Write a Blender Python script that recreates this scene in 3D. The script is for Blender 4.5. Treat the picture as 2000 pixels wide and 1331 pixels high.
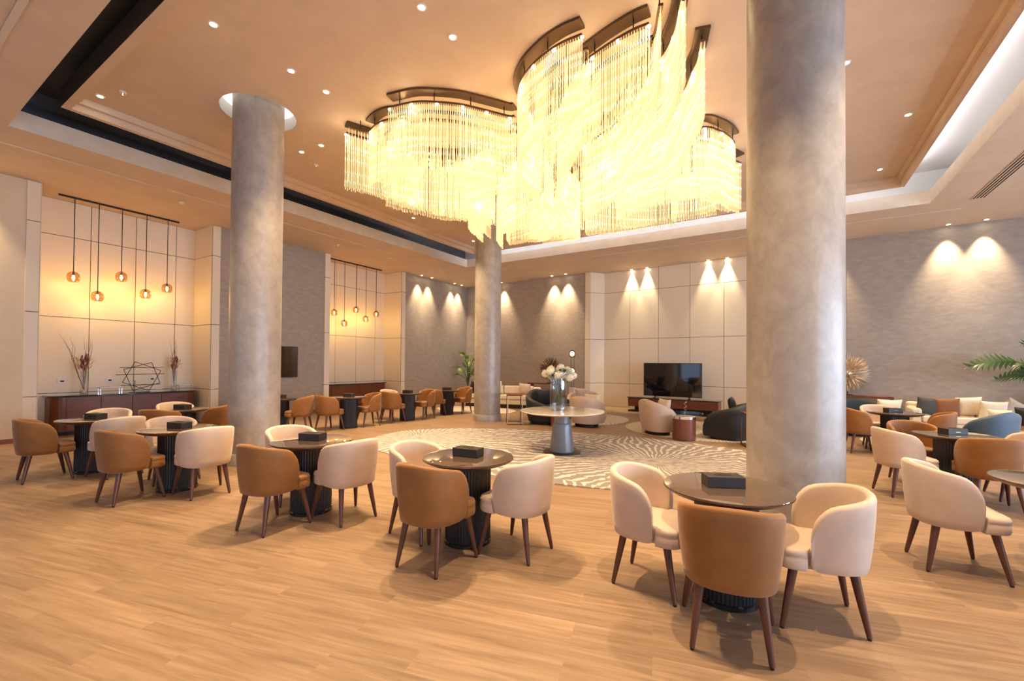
import bpy, bmesh, math, random
from mathutils import Vector, Matrix
PI = math.pi
sc = bpy.context.scene
for o in list(bpy.data.objects): bpy.data.objects.remove(o)
COL = sc.collection

# ------------------------------------------------------------------ camera, world, exposure
CAM_H = 1.6
yaw, pit, rol = math.radians(-32.02), math.radians(.754), math.radians(-.453)
f_ = Vector((math.sin(yaw)*math.cos(pit), math.cos(yaw)*math.cos(pit), math.sin(pit)))
r0 = Vector((math.cos(yaw), -math.sin(yaw), 0)); u0 = r0.cross(f_)
rr = r0*math.cos(rol) - u0*math.sin(rol); uu = r0*math.sin(rol) + u0*math.cos(rol)
cd = bpy.data.cameras.new('camera'); cam = bpy.data.objects.new('camera', cd); COL.objects.link(cam)
M = Matrix.Identity(4)
for i in range(3):
    M[i][0] = rr[i]; M[i][1] = uu[i]; M[i][2] = -f_[i]
M[2][3] = CAM_H
cam.matrix_world = M
cd.sensor_width = 36; cd.lens = 848/2000*36; cd.shift_y = 33.2/2000; cd.clip_start = .05
sc.camera = cam
sc.view_settings.view_transform = 'Standard'; sc.view_settings.look = 'None'
sc.view_settings.gamma = 1; sc.view_settings.use_curve_mapping = False
sc.view_settings.exposure = -0.1
w = bpy.data.worlds.new('world'); sc.world = w; w.use_nodes = True
w.node_tree.nodes['Background'].inputs[0].default_value = (.55, .70, 1.0, 1)
w.node_tree.nodes['Background'].inputs[1].default_value = 1.5

WARM = (1.0, .71, .40); WARM2 = (1.0, .74, .46); COOL = (.66, .79, 1.0)
def light(kind, loc, energy, color, parent=None, rot=(0, 0, 0), **kw):
    l = bpy.data.lights.new(kw.pop('name', 'lamp_light'), kind); l.energy = energy; l.color = color
    for k, v in kw.items(): setattr(l, k, v)
    o = bpy.data.objects.new(l.name, l); COL.objects.link(o); o.location = loc; o.rotation_euler = rot
    if parent: o.parent = parent
    return o
# daylight through the windows of the right and near walls
WINR = [(-2.6, 0.4), (1.2, 4.2), (5.0, 8.0), (8.8, 11.8)]
WINN = [(-9.5, -6.5), (-5.5, -2.5), (-1.5, 1.5), (2.5, 5.5)]
for a, b in WINR:
    light('AREA', (9.75, (a+b)/2, 2.0), 430, COOL, rot=(0, PI/2, 0), shape='RECTANGLE', size=3.3, size_y=b-a, name='window_daylight')
for a, b in WINN:
    light('AREA', ((a+b)/2, -4.75, 2.0), 10, (.86, .9, 1.0), rot=(PI/2, 0, 0), shape='RECTANGLE', size=b-a, size_y=3.3, name='window_daylight')

# ------------------------------------------------------------------ materials
MATS = {}
class NT:
    def __init__(s, name):
        m = bpy.data.materials.new(name); m.use_nodes = True; s.m = m; s.t = m.node_tree; s.n = s.t.nodes
        s.b = s.n['Principled BSDF']; MATS[name] = m
    def add(s, kind, **kw):
        nd = s.n.new(kind)
        for k, v in kw.items():
            if k.startswith('i_'): nd.inputs[k[2:].replace('_', ' ')].default_value = v
            else: setattr(nd, k, v)
        return nd
    def link(s, a, b): s.t.links.new(a, b)
    def coords(s, scale=(1, 1, 1), rot=(0, 0, 0)):
        tc = s.add('ShaderNodeTexCoord'); mp = s.add('ShaderNodeMapping')
        mp.inputs['Scale'].default_value = scale; mp.inputs['Rotation'].default_value = rot
        s.link(tc.outputs['Object'], mp.inputs[0]); return mp.outputs[0]
    def ramp(s, src, stops):
        r = s.add('ShaderNodeValToRGB'); e = r.color_ramp.elements
        while len(e) < len(stops): e.new(.5)
        for k, (p, c) in enumerate(stops):
            e[k].position = p; e[k].color = (c[0], c[1], c[2], 1)
        s.link(src, r.inputs[0]); return r.outputs[0]
    def bump(s, src, strength=.2, dist=.01):
        b = s.add('ShaderNodeBump'); b.inputs['Strength'].default_value = strength; b.inputs['Distance'].default_value = dist
        s.link(src, b.inputs['Height']); s.link(b.outputs[0], s.b.inputs['Normal'])
def plain(name, c, rough=.5, metal=0, sheen=0, emit=None, es=0, coat=0, noise=0, nscale=8, bump=0):
    t = NT(name); t.b.inputs['Base Color'].default_value = (*c, 1); t.b.inputs['Roughness'].default_value = rough
    t.b.inputs['Metallic'].default_value = metal
    if sheen:
        t.b.inputs['Sheen Weight'].default_value = sheen; t.b.inputs['Sheen Roughness'].default_value = .4
    if coat: t.b.inputs['Coat Weight'].default_value = coat; t.b.inputs['Coat Roughness'].default_value = .06
    if emit: t.b.inputs['Emission Color'].default_value = (*emit, 1); t.b.inputs['Emission Strength'].default_value = es
    if noise or bump:
        n = t.add('ShaderNodeTexNoise'); n.inputs['Scale'].default_value = nscale; n.inputs['Detail'].default_value = 5
        t.link(t.coords(), n.inputs[0])
        if noise:
            lo = tuple(x*(1-noise) for x in c); hi = tuple(min(1, x*(1+noise)) for x in c)
            t.link(t.ramp(n.outputs[0], [(.3, lo), (.7, hi)]), t.b.inputs['Base Color'])
        if bump: t.bump(n.outputs[0], bump)
    return t.m
def plaster(name, lo, hi, scale, stretch=(1, 1, 1), rough=.6, spec=.5, bump=.15):
    t = NT(name); co = t.coords(stretch)
    a = t.add('ShaderNodeTexNoise'); a.inputs['Scale'].default_value = scale; a.inputs['Detail'].default_value = 8; a.inputs['Roughness'].default_value = .65; a.inputs['Distortion'].default_value = .5
    t.link(co, a.inputs[0])
    t.link(t.ramp(a.outputs[0], [(.3, lo), (.5, tuple((x+y)/2 for x, y in zip(lo, hi))), (.7, hi)]), t.b.inputs['Base Color'])
    t.b.inputs['Roughness'].default_value = rough; t.b.inputs['Specular IOR Level'].default_value = spec
    t.bump(a.outputs[0], bump); return t.m
def wood(name, lo, hi, rough=.4, axis=(1, 1, .12), scale=14, coat=0):
    t = NT(name); co = t.coords(axis)
    a = t.add('ShaderNodeTexNoise'); a.inputs['Scale'].default_value = scale; a.inputs['Detail'].default_value = 6; a.inputs['Distortion'].default_value = .6
    t.link(co, a.inputs[0]); t.link(t.ramp(a.outputs[0], [(.3, lo), (.7, hi)]), t.b.inputs['Base Color'])
    t.b.inputs['Roughness'].default_value = rough
    if coat: t.b.inputs['Coat Weight'].default_value = coat; t.b.inputs['Coat Roughness'].default_value = .04
    return t.m
# floor
t = NT('oak_floor')
co = t.coords((1, 1, 1), (0, 0, math.radians(-14)))
bk = t.add('ShaderNodeTexBrick'); t.link(co, bk.inputs['Vector'])
bk.offset = .37; bk.inputs['Scale'].default_value = 1; bk.inputs['Brick Width'].default_value = 1.22; bk.inputs['Row Height'].default_value = .18
bk.inputs['Mortar Size'].default_value = .0012; bk.inputs['Mortar Smooth'].default_value = .5; bk.inputs['Bias'].default_value = 0
bk.inputs['Color1'].default_value = (0, 0, 0, 1); bk.inputs['Color2'].default_value = (1, 1, 1, 1); bk.inputs['Mortar'].default_value = (.3, .3, .3, 1)
mp = t.add('ShaderNodeMapping'); mp.inputs['Scale'].default_value = (.9, 14, 1); t.link(co, mp.inputs[0])
gn = t.add('ShaderNodeTexNoise'); gn.inputs['Scale'].default_value = 1.6; gn.inputs['Detail'].default_value = 8; gn.inputs['Roughness'].default_value = .6; gn.inputs['Distortion'].default_value = .5
ad = t.add('ShaderNodeVectorMath', operation='ADD'); t.link(mp.outputs[0], ad.inputs[0])
sclv = t.add('ShaderNodeVectorMath', operation='SCALE'); sclv.inputs['Scale'].default_value = 17; t.link(bk.outputs['Color'], sclv.inputs[0]); t.link(sclv.outputs[0], ad.inputs[1])
t.link(ad.outputs[0], gn.inputs[0])
g1 = t.ramp(gn.outputs[0], [(.28, (.20, .125, .074)), (.5, (.295, .195, .122)), (.72, (.375, .258, .170))])
mx = t.add('ShaderNodeMix', data_type='RGBA', blend_type='MULTIPLY'); mx.inputs['Factor'].default_value = 1
pk = t.ramp(bk.outputs['Color'], [(0, (.86, .84, .82)), (1, (1.05, 1.03, 1.0))])
t.link(g1, mx.inputs['A']); t.link(pk, mx.inputs['B']); t.link(mx.outputs['Result'], t.b.inputs['Base Color'])
t.b.inputs['Roughness'].default_value = .42; t.b.inputs['Specular IOR Level'].default_value = .4; t.bump(gn.outputs[0], .05)

plaster('ceiling_plaster', (.64, .49, .355), (.72, .56, .41), 1.6, rough=.8, bump=.05)
plaster('fascia_stucco', (.66, .56, .45), (.76, .66, .54), 3, rough=.8)
plaster('grey_wall_plaster', (.33, .285, .24), (.43, .375, .32), 4.5, (1, 1, 2.6), rough=.45, spec=.5, bump=.25)
plaster('cream_wall_plaster', (.72, .59, .43), (.78, .65, .48), 3, rough=.7, bump=.05)
plaster('column_plaster', (.29, .25, .215), (.42, .375, .33), 5.5, (1.2, 1.2, .9), rough=.36, spec=.75, bump=.15)
plain('white_panel', (.84, .74, .585), .45)
plain('panel_joint', (.09, .06, .04), .8)
plain('shade_tinted_plenum', (.085, .083, .092), .4)  # unlit sides of the plenum: their shade is put into the base colour
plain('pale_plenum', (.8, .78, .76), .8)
plain('cove_led', (1, 1, 1), .5, emit=(.90, .93, 1.0), es=34)
plain('ring_led', (1, 1, 1), .5, emit=(1, .97, .92), es=1.1)
plain('white_paint', (.8, .78, .74), .5)
plain('black_slot', (.012, .01, .009), .8)
plain('baseboard_wood', (.25, .10, .05), .4)
plain('caramel_velvet', (.25, .098, .017), .62, sheen=.25, noise=.12, nscale=7, bump=.05)
plain('cream_velvet', (.61, .465, .355), .62, sheen=.3, noise=.06, nscale=7, bump=.05)
plain('cream_linen', (.70, .60, .46), .8, sheen=.2, noise=.05, nscale=30, bump=.1)
plain('ivory_cushion', (.76, .66, .50), .8, sheen=.2, noise=.05, nscale=20, bump=.1)
plain('charcoal_fabric', (.012, .012, .013), .6, sheen=.08)
plain('grey_cushion', (.07, .07, .068), .8, sheen=.2)
plain('teal_cushion', (.02, .04, .045), .8, sheen=.2)
plain('brown_cushion', (.24, .09, .03), .75, sheen=.2)
plain('blue_velvet', (.055, .10, .15), .6, sheen=.5)
wood('walnut_leg', (.075, .024, .012), (.125, .043, .022), .32)
wood('mahogany', (.13, .035, .016), (.20, .06, .028), .32, (.3, .3, 1.5), 8)
wood('table_wood', (.055, .024, .013), (.085, .038, .022), .3, (1, .2, 1), 10)
plain('tinted_glass_top', (.14, .09, .06), .035, metal=.3, coat=.8).node_tree.nodes['Principled BSDF'].inputs['Coat IOR'].default_value = 2.1
plain('black_fluted', (.012, .012, .014), .38)
plain('black_gloss', (.008, .008, .009), .08, coat=.5)
plain('black_box', (.02, .014, .013), .5)
plain('dark_marble', (.03, .03, .032), .08, noise=.5, nscale=5, coat=.6)
plain('white_marble', (.72, .62, .53), .12, noise=.12, nscale=2.5, coat=.4)
plain('grey_lacquer', (.22, .24, .28), .28, metal=.2)
plain('bronze_metal', (.14, .09, .055), .35, metal=.8)
plain('black_metal', (.02, .015, .012), .4, metal=.3)
plain('gold_metal', (.75, .55, .28), .25, metal=1)
plain('champagne_metal', (.80, .66, .50), .3, metal=.9, noise=.25, nscale=12)
plain('copper_lacquer', (.20, .075, .05), .25, metal=.3)
plain('chrome', (.8, .8, .8), .1, metal=1)
plain('acrylic_frost', (.75, .76, .8), .12)
plain('screen_glass', (.006, .006, .007), .03, coat=1)
plain('leaf_green', (.022, .065, .010), .4, noise=.3, nscale=6)
plain('leaf_light', (.18, .28, .05), .45, noise=.3, nscale=6)
plain('stem_green', (.10, .16, .05), .5)
plain('petal_white', (.92, .86, .70), .7, noise=.1, nscale=25)
plain('dried_red', (.20, .03, .02), .7)
plain('dried_tan', (.50, .33, .20), .8)
plain('twig_brown', (.12, .06, .035), .7)
plain('stone_pot', (.46, .39, .31), .8, noise=.08, nscale=5)
plain('pebble', (.70, .64, .52), .6)
plain('lamp_lens', (1, 1, 1), .5, emit=(1, .80, .50), es=60)
plain('streak_glow', (1, .9, .7), .3, emit=(1, .84, .55), es=.95)  # LED reflections on the rods, put in as emission
plain('bulb_glow', (1, 1, 1), .5, emit=(1, .72, .28), es=26)
plain('disc_glow', (1, 1, 1), .5, emit=(1, .88, .62), es=2.2)
def glassy(name, tint, gl=.12, alpha=.88, rough=.03):
    t = NT(name); n = t.n; n.remove(t.b)
    tr = t.add('ShaderNodeBsdfTransparent'); tr.inputs[0].default_value = (*tint, 1)
    g = t.add('ShaderNodeBsdfGlossy'); g.inputs['Roughness'].default_value = rough
    lw = t.add('ShaderNodeLayerWeight'); lw.inputs[0].default_value = .35
    mt = t.add('ShaderNodeMath', operation='MULTIPLY_ADD'); mt.inputs[1].default_value = .6; mt.inputs[2].default_value = gl
    t.link(lw.outputs['Facing'], mt.inputs[0]); m = t.add('ShaderNodeMixShader')
    t.link(mt.outputs[0], m.inputs[0]); t.link(tr.outputs[0], m.inputs[1]); t.link(g.outputs[0], m.inputs[2])
    t.link(m.outputs[0], n['Material Output'].inputs[0]); return t.m
glassy('clear_glass', (.90, .93, .94), .1)
glassy('amber_glass', (.80, .62, .42), .06)
glassy('window_glass', (.95, .97, 1), .04)
# crystal rods: glossy, translucent, with caught LED light put in as a glow
t = NT('crystal_rod'); t.n.remove(t.b)
gl = t.add('ShaderNodeBsdfGlossy'); gl.inputs['Roughness'].default_value = .16; gl.inputs['Color'].default_value = (1, .93, .78, 1)
tl = t.add('ShaderNodeBsdfTranslucent'); tl.inputs['Color'].default_value = (1, .85, .58, 1)
df = t.add('ShaderNodeBsdfDiffuse'); df.inputs['Color'].default_value = (1, .85, .6, 1)
em = t.add('ShaderNodeEmission'); em.inputs['Color'].default_value = (1, .76, .42, 1); em.inputs['Strength'].default_value = .42
tp = t.add('ShaderNodeBsdfTransparent')
m1 = t.add('ShaderNodeMixShader'); m1.inputs[0].default_value = .5; t.link(tl.outputs[0], m1.inputs[1]); t.link(df.outputs[0], m1.inputs[2])
m2 = t.add('ShaderNodeMixShader'); m2.inputs[0].default_value = .35; t.link(m1.outputs[0], m2.inputs[1]); t.link(gl.outputs[0], m2.inputs[2])
a1 = t.add('ShaderNodeAddShader'); t.link(m2.outputs[0], a1.inputs[0]); t.link(em.outputs[0], a1.inputs[1])
m3 = t.add('ShaderNodeMixShader'); m3.inputs[0].default_value = .38; t.link(a1.outputs[0], m3.inputs[1]); t.link(tp.outputs[0], m3.inputs[2])
t.link(m3.outputs[0], t.n['Material Output'].inputs[0])
# rug with bursts of strokes
def burst_rug(name, lo, hi, cell=.30, ns=60):
    t = NT(name); co = t.coords()
    v = t.add('ShaderNodeTexVoronoi'); v.inputs['Scale'].default_value = cell; v.inputs['Randomness'].default_value = .55
    t.link(co, v.inputs['Vector'])
    sb = t.add('ShaderNodeVectorMath', operation='SUBTRACT'); t.link(co, sb.inputs[0])
    t.link(v.outputs['Position'], sb.inputs[1])
    sp = t.add('ShaderNodeSeparateXYZ'); t.link(sb.outputs[0], sp.inputs[0])
    at = t.add('ShaderNodeMath', operation='ARCTAN2'); t.link(sp.outputs[1], at.inputs[0]); t.link(sp.outputs[0], at.inputs[1])
    ln = t.add('ShaderNodeVectorMath', operation='LENGTH'); t.link(sb.outputs[0], ln.inputs[0])
    nz = t.add('ShaderNodeTexNoise'); nz.inputs['Scale'].default_value = 2.2; nz.inputs['Detail'].default_value = 2; t.link(co, nz.inputs[0])
    an = t.add('ShaderNodeMath', operation='MULTIPLY_ADD'); an.inputs[1].default_value = ns; t.link(at.outputs[0], an.inputs[0])
    n2 = t.add('ShaderNodeMath', operation='MULTIPLY'); n2.inputs[1].default_value = 11; t.link(nz.outputs[0], n2.inputs[0]); t.link(n2.outputs[0], an.inputs[2])
    si = t.add('ShaderNodeMath', operation='SINE'); t.link(an.outputs[0], si.inputs[0])
    n3 = t.add('ShaderNodeTexNoise'); n3.inputs['Scale'].default_value = 9; n3.inputs['Detail'].default_value = 1; t.link(co, n3.inputs[0])
    s2 = t.add('ShaderNodeMath', operation='MULTIPLY_ADD'); s2.inputs[1].default_value = 3.2; s2.inputs[2].default_value = -1.6; t.link(n3.outputs[0], s2.inputs[0])
    su = t.add('ShaderNodeMath', operation='ADD'); t.link(si.outputs[0], su.inputs[0]); t.link(s2.outputs[0], su.inputs[1])
    t.link(t.ramp(su.outputs[0], [(.0, lo), (.36, lo), (.50, hi), (1, hi)]), t.b.inputs['Base Color'])
    t.b.inputs['Roughness'].default_value = .95; return t.m
burst_rug('burst_rug', (.25, .22, .205), (.56, .51, .465))
burst_rug('pale_rug', (.50, .42, .33), (.72, .64, .53), .5)

# ------------------------------------------------------------------ mesh helpers
def link(name, bm, mat, parent=None, smooth=False, loc=None, bevel=0, keep_normals=False):
    if not keep_normals: bmesh.ops.recalc_face_normals(bm, faces=bm.faces)
    me = bpy.data.meshes.new(name); bm.to_mesh(me); bm.free()
    me.materials.append(MATS[mat])
    o = bpy.data.objects.new(name, me); COL.objects.link(o)
    if smooth:
        me.shade_smooth()
        try: me.set_sharp_from_angle(angle=math.radians(smooth if smooth > 1 else 40))
        except Exception: pass
    if bevel:
        md = o.modifiers.new('bevel', 'BEVEL'); md.width = bevel; md.segments = 3; md.limit_method = 'ANGLE'; md.angle_limit = math.radians(40)
        me.shade_smooth()
        md.harden_normals = True
    if parent: o.parent = parent
    if loc: o.location = loc
    return o
def box(bm, x0, x1, y0, y1, z0, z1, rot=0):
    vs = [bm.verts.new((x, y, z)) for z in (z0, z1) for y in (y0, y1) for x in (x0, x1)]
    for q in ((0, 1, 3, 2), (4, 6, 7, 5), (0, 4, 5, 1), (2, 3, 7, 6), (0, 2, 6, 4), (1, 5, 7, 3)):
        bm.faces.new([vs[i] for i in q])
    return vs
def lathe(bm, prof, n=48, cx=0, cy=0, flute=0, nfl=0):
    rings = []
    for r, z in prof:
        ring = []
        for i in range(n):
            a = 2*PI*i/n; q = r
            if flute and r > .05: q = r*(1+flute*(math.cos(nfl*a)))
            ring.append(bm.verts.new((cx+q*math.cos(a), cy+q*math.sin(a), z)))
        rings.append(ring)
    for a, b in zip(rings, rings[1:]):
        for i in range(n): bm.faces.new((a[i], a[(i+1) % n], b[(i+1) % n], b[i]))
    bm.faces.new(rings[0]); bm.faces.new(rings[-1])
def tube(bm, pts, r, n=8, cap=True):
    pts = [Vector(p) for p in pts]; rs = r if isinstance(r, (list, tuple)) else [r]*len(pts)
    rings = []; prev = None
    for i, p in enumerate(pts):
        d = (pts[min(i+1, len(pts)-1)] - pts[max(i-1, 0)]).normalized()
        ref = prev if prev is not None else (Vector((1, 0, 0)) if abs(d.x) < .9 else Vector((0, 1, 0)))
        a = (ref - d*ref.dot(d)).normalized(); b = d.cross(a); prev = a
        rings.append([bm.verts.new(p + (a*math.cos(2*PI*k/n) + b*math.sin(2*PI*k/n))*rs[i]) for k in range(n)])
    for a, b in zip(rings, rings[1:]):
        for i in range(n): bm.faces.new((a[i], a[(i+1) % n], b[(i+1) % n], b[i]))
    if cap: bm.faces.new(rings[0]); bm.faces.new(rings[-1])
def prism(bm, pts, z0, z1):
    a = [bm.verts.new((x, y, z0)) for x, y in pts]; b = [bm.verts.new((x, y, z1)) for x, y in pts]
    n = len(pts)
    for i in range(n): bm.faces.new((a[i], a[(i+1) % n], b[(i+1) % n], b[i]))
    bm.faces.new(a); bm.faces.new(b)
def BM(): return bmesh.new()
def rrect(hx, hy, r, n=5):
    out = []
    for sx, sy, a0 in ((1, 1, 0), (-1, 1, PI/2), (-1, -1, PI), (1, -1, 3*PI/2)):
        for k in range(n+1):
            a = a0 + PI/2*k/n; out.append((sx*(hx-r)+r*math.cos(a), sy*(hy-r)+r*math.sin(a)))
    return out
def thing(name, label, cat, loc=(0, 0, 0), rz=0, group=None):
    o = bpy.data.objects.new(name, None); COL.objects.link(o); o.location = loc; o.rotation_euler = (0, 0, rz)
    o.empty_display_size = .2
    return tag(o, label, cat, group)
def tag(o, label, cat, group=None):
    o['label'] = label; o['category'] = cat
    if group: o['group'] = group
    return o
def struct(name, bm, mat, parent=None, **kw):
    o = link(name, bm, mat, parent, **kw)
    if parent is None: o['kind'] = 'structure'
    return o
def copy_tree(o, parent=None):
    c = o.copy(); COL.objects.link(c); c.parent = parent
    for ch in list(o.children): copy_tree(ch, c)
    return c

# ------------------------------------------------------------------ room shell
Z1, Z2, ZP = 5.08, 5.60, 5.92
XL, XR, YN = -12.42, 9.5, -4.5
BA = math.atan(-.07); BX0, BY0 = XL, 15.93                  # the back wall runs very slightly askew
def back_y(x): return BY0 - .07*(x-BX0)
YB_R = back_y(XR)
bm = BM(); box(bm, -13.9, XR+.3, YN-.3, 17.2, -.12, 0); struct('floor', bm, 'oak_floor')
OX0, OX1, OY0, OY1 = -9.78, 2.65, 1.45, 12.50                # opening of the soffit
bm = BM()
xs = [-13.9, OX0, OX1, XR+.3]; ys = [YN-.3, OY0, OY1, 17.2]
for i in range(3):
    for j in range(3):
        if i == 1 and j == 1: continue
        vs = [bm.verts.new(p) for p in ((xs[i], ys[j], Z1), (xs[i+1], ys[j], Z1), (xs[i+1], ys[j+1], Z1), (xs[i], ys[j+1], Z1))]
        bm.faces.new(vs)
bmesh.ops.remove_doubles(bm, verts=bm.verts, dist=1e-4)
struct('ceiling_soffit', bm, 'ceiling_plaster', keep_normals=True)
def ringwall(bm, x0, x1, y0, y1, z0, z1, sides='LRNB'):
    P = {'L': ((x0, y0), (x0, y1)), 'R': ((x1, y0), (x1, y1)), 'N': ((x0, y0), (x1, y0)), 'B': ((x0, y1), (x1, y1))}
    for s in sides:
        a, b = P[s]; bm.faces.new([bm.verts.new(p) for p in ((*a, z0), (*b, z0), (*b, z1), (*a, z1))])
def ringflat(bm, o, i, z, sides='LRNB'):
    x0, x1, y0, y1 = o; a0, a1, b0, b1 = i
    Q = {'L': ((x0, y0), (a0, b0), (a0, b1), (x0, y1)), 'R': ((x1, y0), (a1, b0), (a1, b1), (x1, y1)),
         'N': ((x0, y0), (a0, b0), (a1, b0), (x1, y0)), 'B': ((x0, y1), (a0, b1), (a1, b1), (x1, y1))}
    for s in sides: bm.faces.new([bm.verts.new((*p, z)) for p in Q[s]])
ZF = 5.36; PO = (OX0-.45, OX1+.45, OY0-.45, OY1+.45); PI_ = (OX0, OX1, OY0, OY1)
bm = BM(); ringwall(bm, *PI_, Z1, ZF); struct('trim_1', bm, 'fascia_stucco')
for nm, mat, sd in (('trim_2', 'shade_tinted_plenum', 'LN'), ('trim_3', 'pale_plenum', 'RB')):
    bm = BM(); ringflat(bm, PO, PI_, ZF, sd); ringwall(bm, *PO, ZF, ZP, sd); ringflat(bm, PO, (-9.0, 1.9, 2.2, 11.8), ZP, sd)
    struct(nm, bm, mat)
# the floating tray: lip, two steps, inner ceiling with round openings for two columns
T0 = (-9.22, 2.17, 1.88, 12.12); T1 = (-9.13, 2.09, 1.98, 12.03); T2 = (-9.06, 2.03, 2.05, 11.97); ZT = 5.40
C1 = (-7.18, 3.72); C2 = (-7.03, 9.95); C3 = (.075, 4.54); CR = .365
bm = BM(); ringflat(bm, T0, T1, ZT); ringwall(bm, *T1, ZT, 5.50); ringflat(bm, T1, T2, 5.50); ringwall(bm, *T2, 5.50, Z2)
struct('trim_4', bm, 'ceiling_plaster')
bm = BM(); ringwall(bm, *T0, ZT, 5.70, 'LN'); struct('trim_5', bm, 'shade_tinted_plenum')
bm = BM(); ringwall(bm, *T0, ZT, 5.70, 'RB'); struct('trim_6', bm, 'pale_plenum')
bm = BM()
outer = [bm.verts.new(p) for p in ((T2[0], T2[2], Z2), (T2[1], T2[2], Z2), (T2[1], T2[3], Z2), (T2[0], T2[3], Z2))]
es = [bm.edges.new((outer[i], outer[(i+1) % 4])) for i in range(4)]
HR = .54
for c in (C1, C2, C3):
    lp = [bm.verts.new((c[0]+HR*math.cos(2*PI*k/48), c[1]+HR*math.sin(2*PI*k/48), Z2)) for k in range(48)]
    es += [bm.edges.new((lp[k], lp[(k+1) % 48])) for k in range(48)]
bmesh.ops.triangle_fill(bm, edges=es, use_beauty=True)
struct('ceiling', bm, 'ceiling_plaster')
for k, c in enumerate((C1, C2, C3)):
    bm = BM()
    for a in range(48):
        p, q = 2*PI*a/48, 2*PI*(a+1)/48
        P = lambda r, an, z: bm.verts.new((c[0]+r*math.cos(an), c[1]+r*math.sin(an), z))
        bm.faces.new((P(HR, p, Z2), P(HR, q, Z2), P(HR, q, Z2+.22), P(HR, p, Z2+.22)))
        bm.faces.new((P(HR, p, Z2+.22), P(HR, q, Z2+.22), P(.2, q, Z2+.22), P(.2, p, Z2+.22)))
    bmesh.ops.remove_doubles(bm, verts=bm.verts, dist=1e-4)
    struct('trim_%d' % (7+k), bm, 'white_paint')
    bm = BM()
    for a in range(48):
        p, q = 2*PI*a/48, 2*PI*(a+1)/48
        bm.faces.new([bm.verts.new((c[0]+r*math.cos(an), c[1]+r*math.sin(an), Z2+.2)) for r, an in ((HR-.01, p), (HR-.01, q), (CR+.01, q), (CR+.01, p))])
    struct('trim_%d' % (10+k), bm, 'ring_led')
# a closed lid above, and the cool cove strips lying on the tray (right and back sides)
bm = BM(); box(bm, -13.9, XR+.3, YN-.3, 17.2, ZP+.02, ZP+.12); struct('ceiling_slab', bm, 'pale_plenum')
bm = BM()
box(bm, T0[1]-.10, T0[1]-.04, T0[2], T0[3], 5.66, 5.72); box(bm, T0[0], T0[1]-.12, T0[3]-.10, T0[3]-.04, 5.66, 5.72)
struct('trim_13', bm, 'cove_led')
# shadow groove round the soffit
bm = BM(); gx0, gx1, gy0, gy1 = -10.62, 3.3, 1.0, 13.25
for a in ((gx0-.03, gx0+.03, gy0, gy1), (gx0, gx1, gy1-.03, gy1+.03), (gx0, gx1, gy0-.03, gy0+.03)):
    box(bm, a[0], a[1], a[2], a[3], Z1-.012, Z1-.002)
struct('trim_14', bm, 'fascia_stucco')

# left wall: cream part, two panelled niches, grey plaster between
def panels(bm, bj, P, u0, u1, us, zs, d=.02, gap=.0065, gu=None):
    """panel boxes on a plane. P(u, z, depth) -> xyz"""
    g_ = gap if gu is None else gu
    for a, b in zip(us, us[1:]):
        for z0, z1 in zip(zs, zs[1:]):
            A = [P(x, z, e) for e in (0, d) for x, z in ((a+g_, z0+gap), (b-g_, z0+gap), (b-g_, z1-gap), (a+g_, z1-gap))]
            vs = [bm.verts.new(p) for p in A]
            for q in ((0, 1, 2, 3), (4, 7, 6, 5), (0, 4, 5, 1), (1, 5, 6, 2), (2, 6, 7, 3), (3, 7, 4, 0)): bm.faces.new([vs[i] for i in q])
    vs = [bj.verts.new(P(x, z, .006)) for x, z in ((us[0], zs[0]), (us[-1], zs[0]), (us[-1], zs[-1]), (us[0], zs[-1]))]
    bj.faces.new(vs)
ZS = [0, .875, 2.53, 4.30, Z1]
NB = XL-.93                                            # back plane of the left niches
NI = [(2.28, 5.32), (8.72, 11.82)]
def wslab(bm, x, y0, y1): box(bm, x-.2, x, y0, y1, 0, Z1)
bm = BM(); wslab(bm, XL, YN, 2.12); struct('wall_left', bm, 'cream_wall_plaster')
bm = BM(); wslab(bm, XL-.03, 5.48, 8.56); struct('wall_left_grey', bm, 'grey_wall_plaster')
bm = BM(); box(bm, XL-.23, XL-.03, 11.98, 16.2, 0, Z1); struct('wall_left_far', bm, 'grey_wall_plaster')
for k, (y0, y1) in enumerate(NI):
    bm = BM(); bj = BM(); n = 4
    us = [y0, 3.25, 4.06, 4.88, y1] if k == 0 else [y0, 9.62, 10.49, 11.36, y1]
    panels(bm, bj, lambda u, z, e: (NB+e, u, z), y0, y1, us, ZS)                               # back
    panels(bm, bj, lambda u, z, e: (u, y1-e, z), 0, 1, [NB, XL+.02], ZS)                       # far wing
    panels(bm, bj, lambda u, z, e: (u, y0+e, z), 0, 1, [NB, XL+.02], ZS)                       # near wing
    for a, b in ((y0-.17, y0), (y1, y1+.17)):
        panels(bm, bj, lambda u, z, e: (XL+e+.02, u, z), a, b, [a, b], ZS, gu=0)
        panels(bm, bj, lambda u, z, e: (u, (a if a < y0 else b)+(-e if a < y0 else e)-(0), z), 0, 1, [XL-.05, XL+.04], ZS, d=.012, gu=0)
    struct('trim_%d' % (15+2*k), bm, 'white_panel'); struct('trim_%d' % (16+2*k), bj, 'panel_joint')
    bm = BM(); box(bm, NB-.2, NB, y0-.4, y1+.4, 0, Z1); box(bm, NB, XL-.03, y0-.15, y0-.001, 0, Z1); box(bm, NB, XL-.03, y1+.001, y1+.15, 0, Z1)
    struct('wall_left_niche_%d' % (k+1), bm, 'panel_joint')
bm = BM(); box(bm, XL, XL+.015, YN, 2.11, 0, .09); box(bm, XL-.03, XL-.016, 5.5, 8.54, 0, .09); box(bm, XL-.03, XL-.016, 12.0, 15.8, 0, .09)
struct('baseboard_left', bm, 'baseboard_wood')
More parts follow.
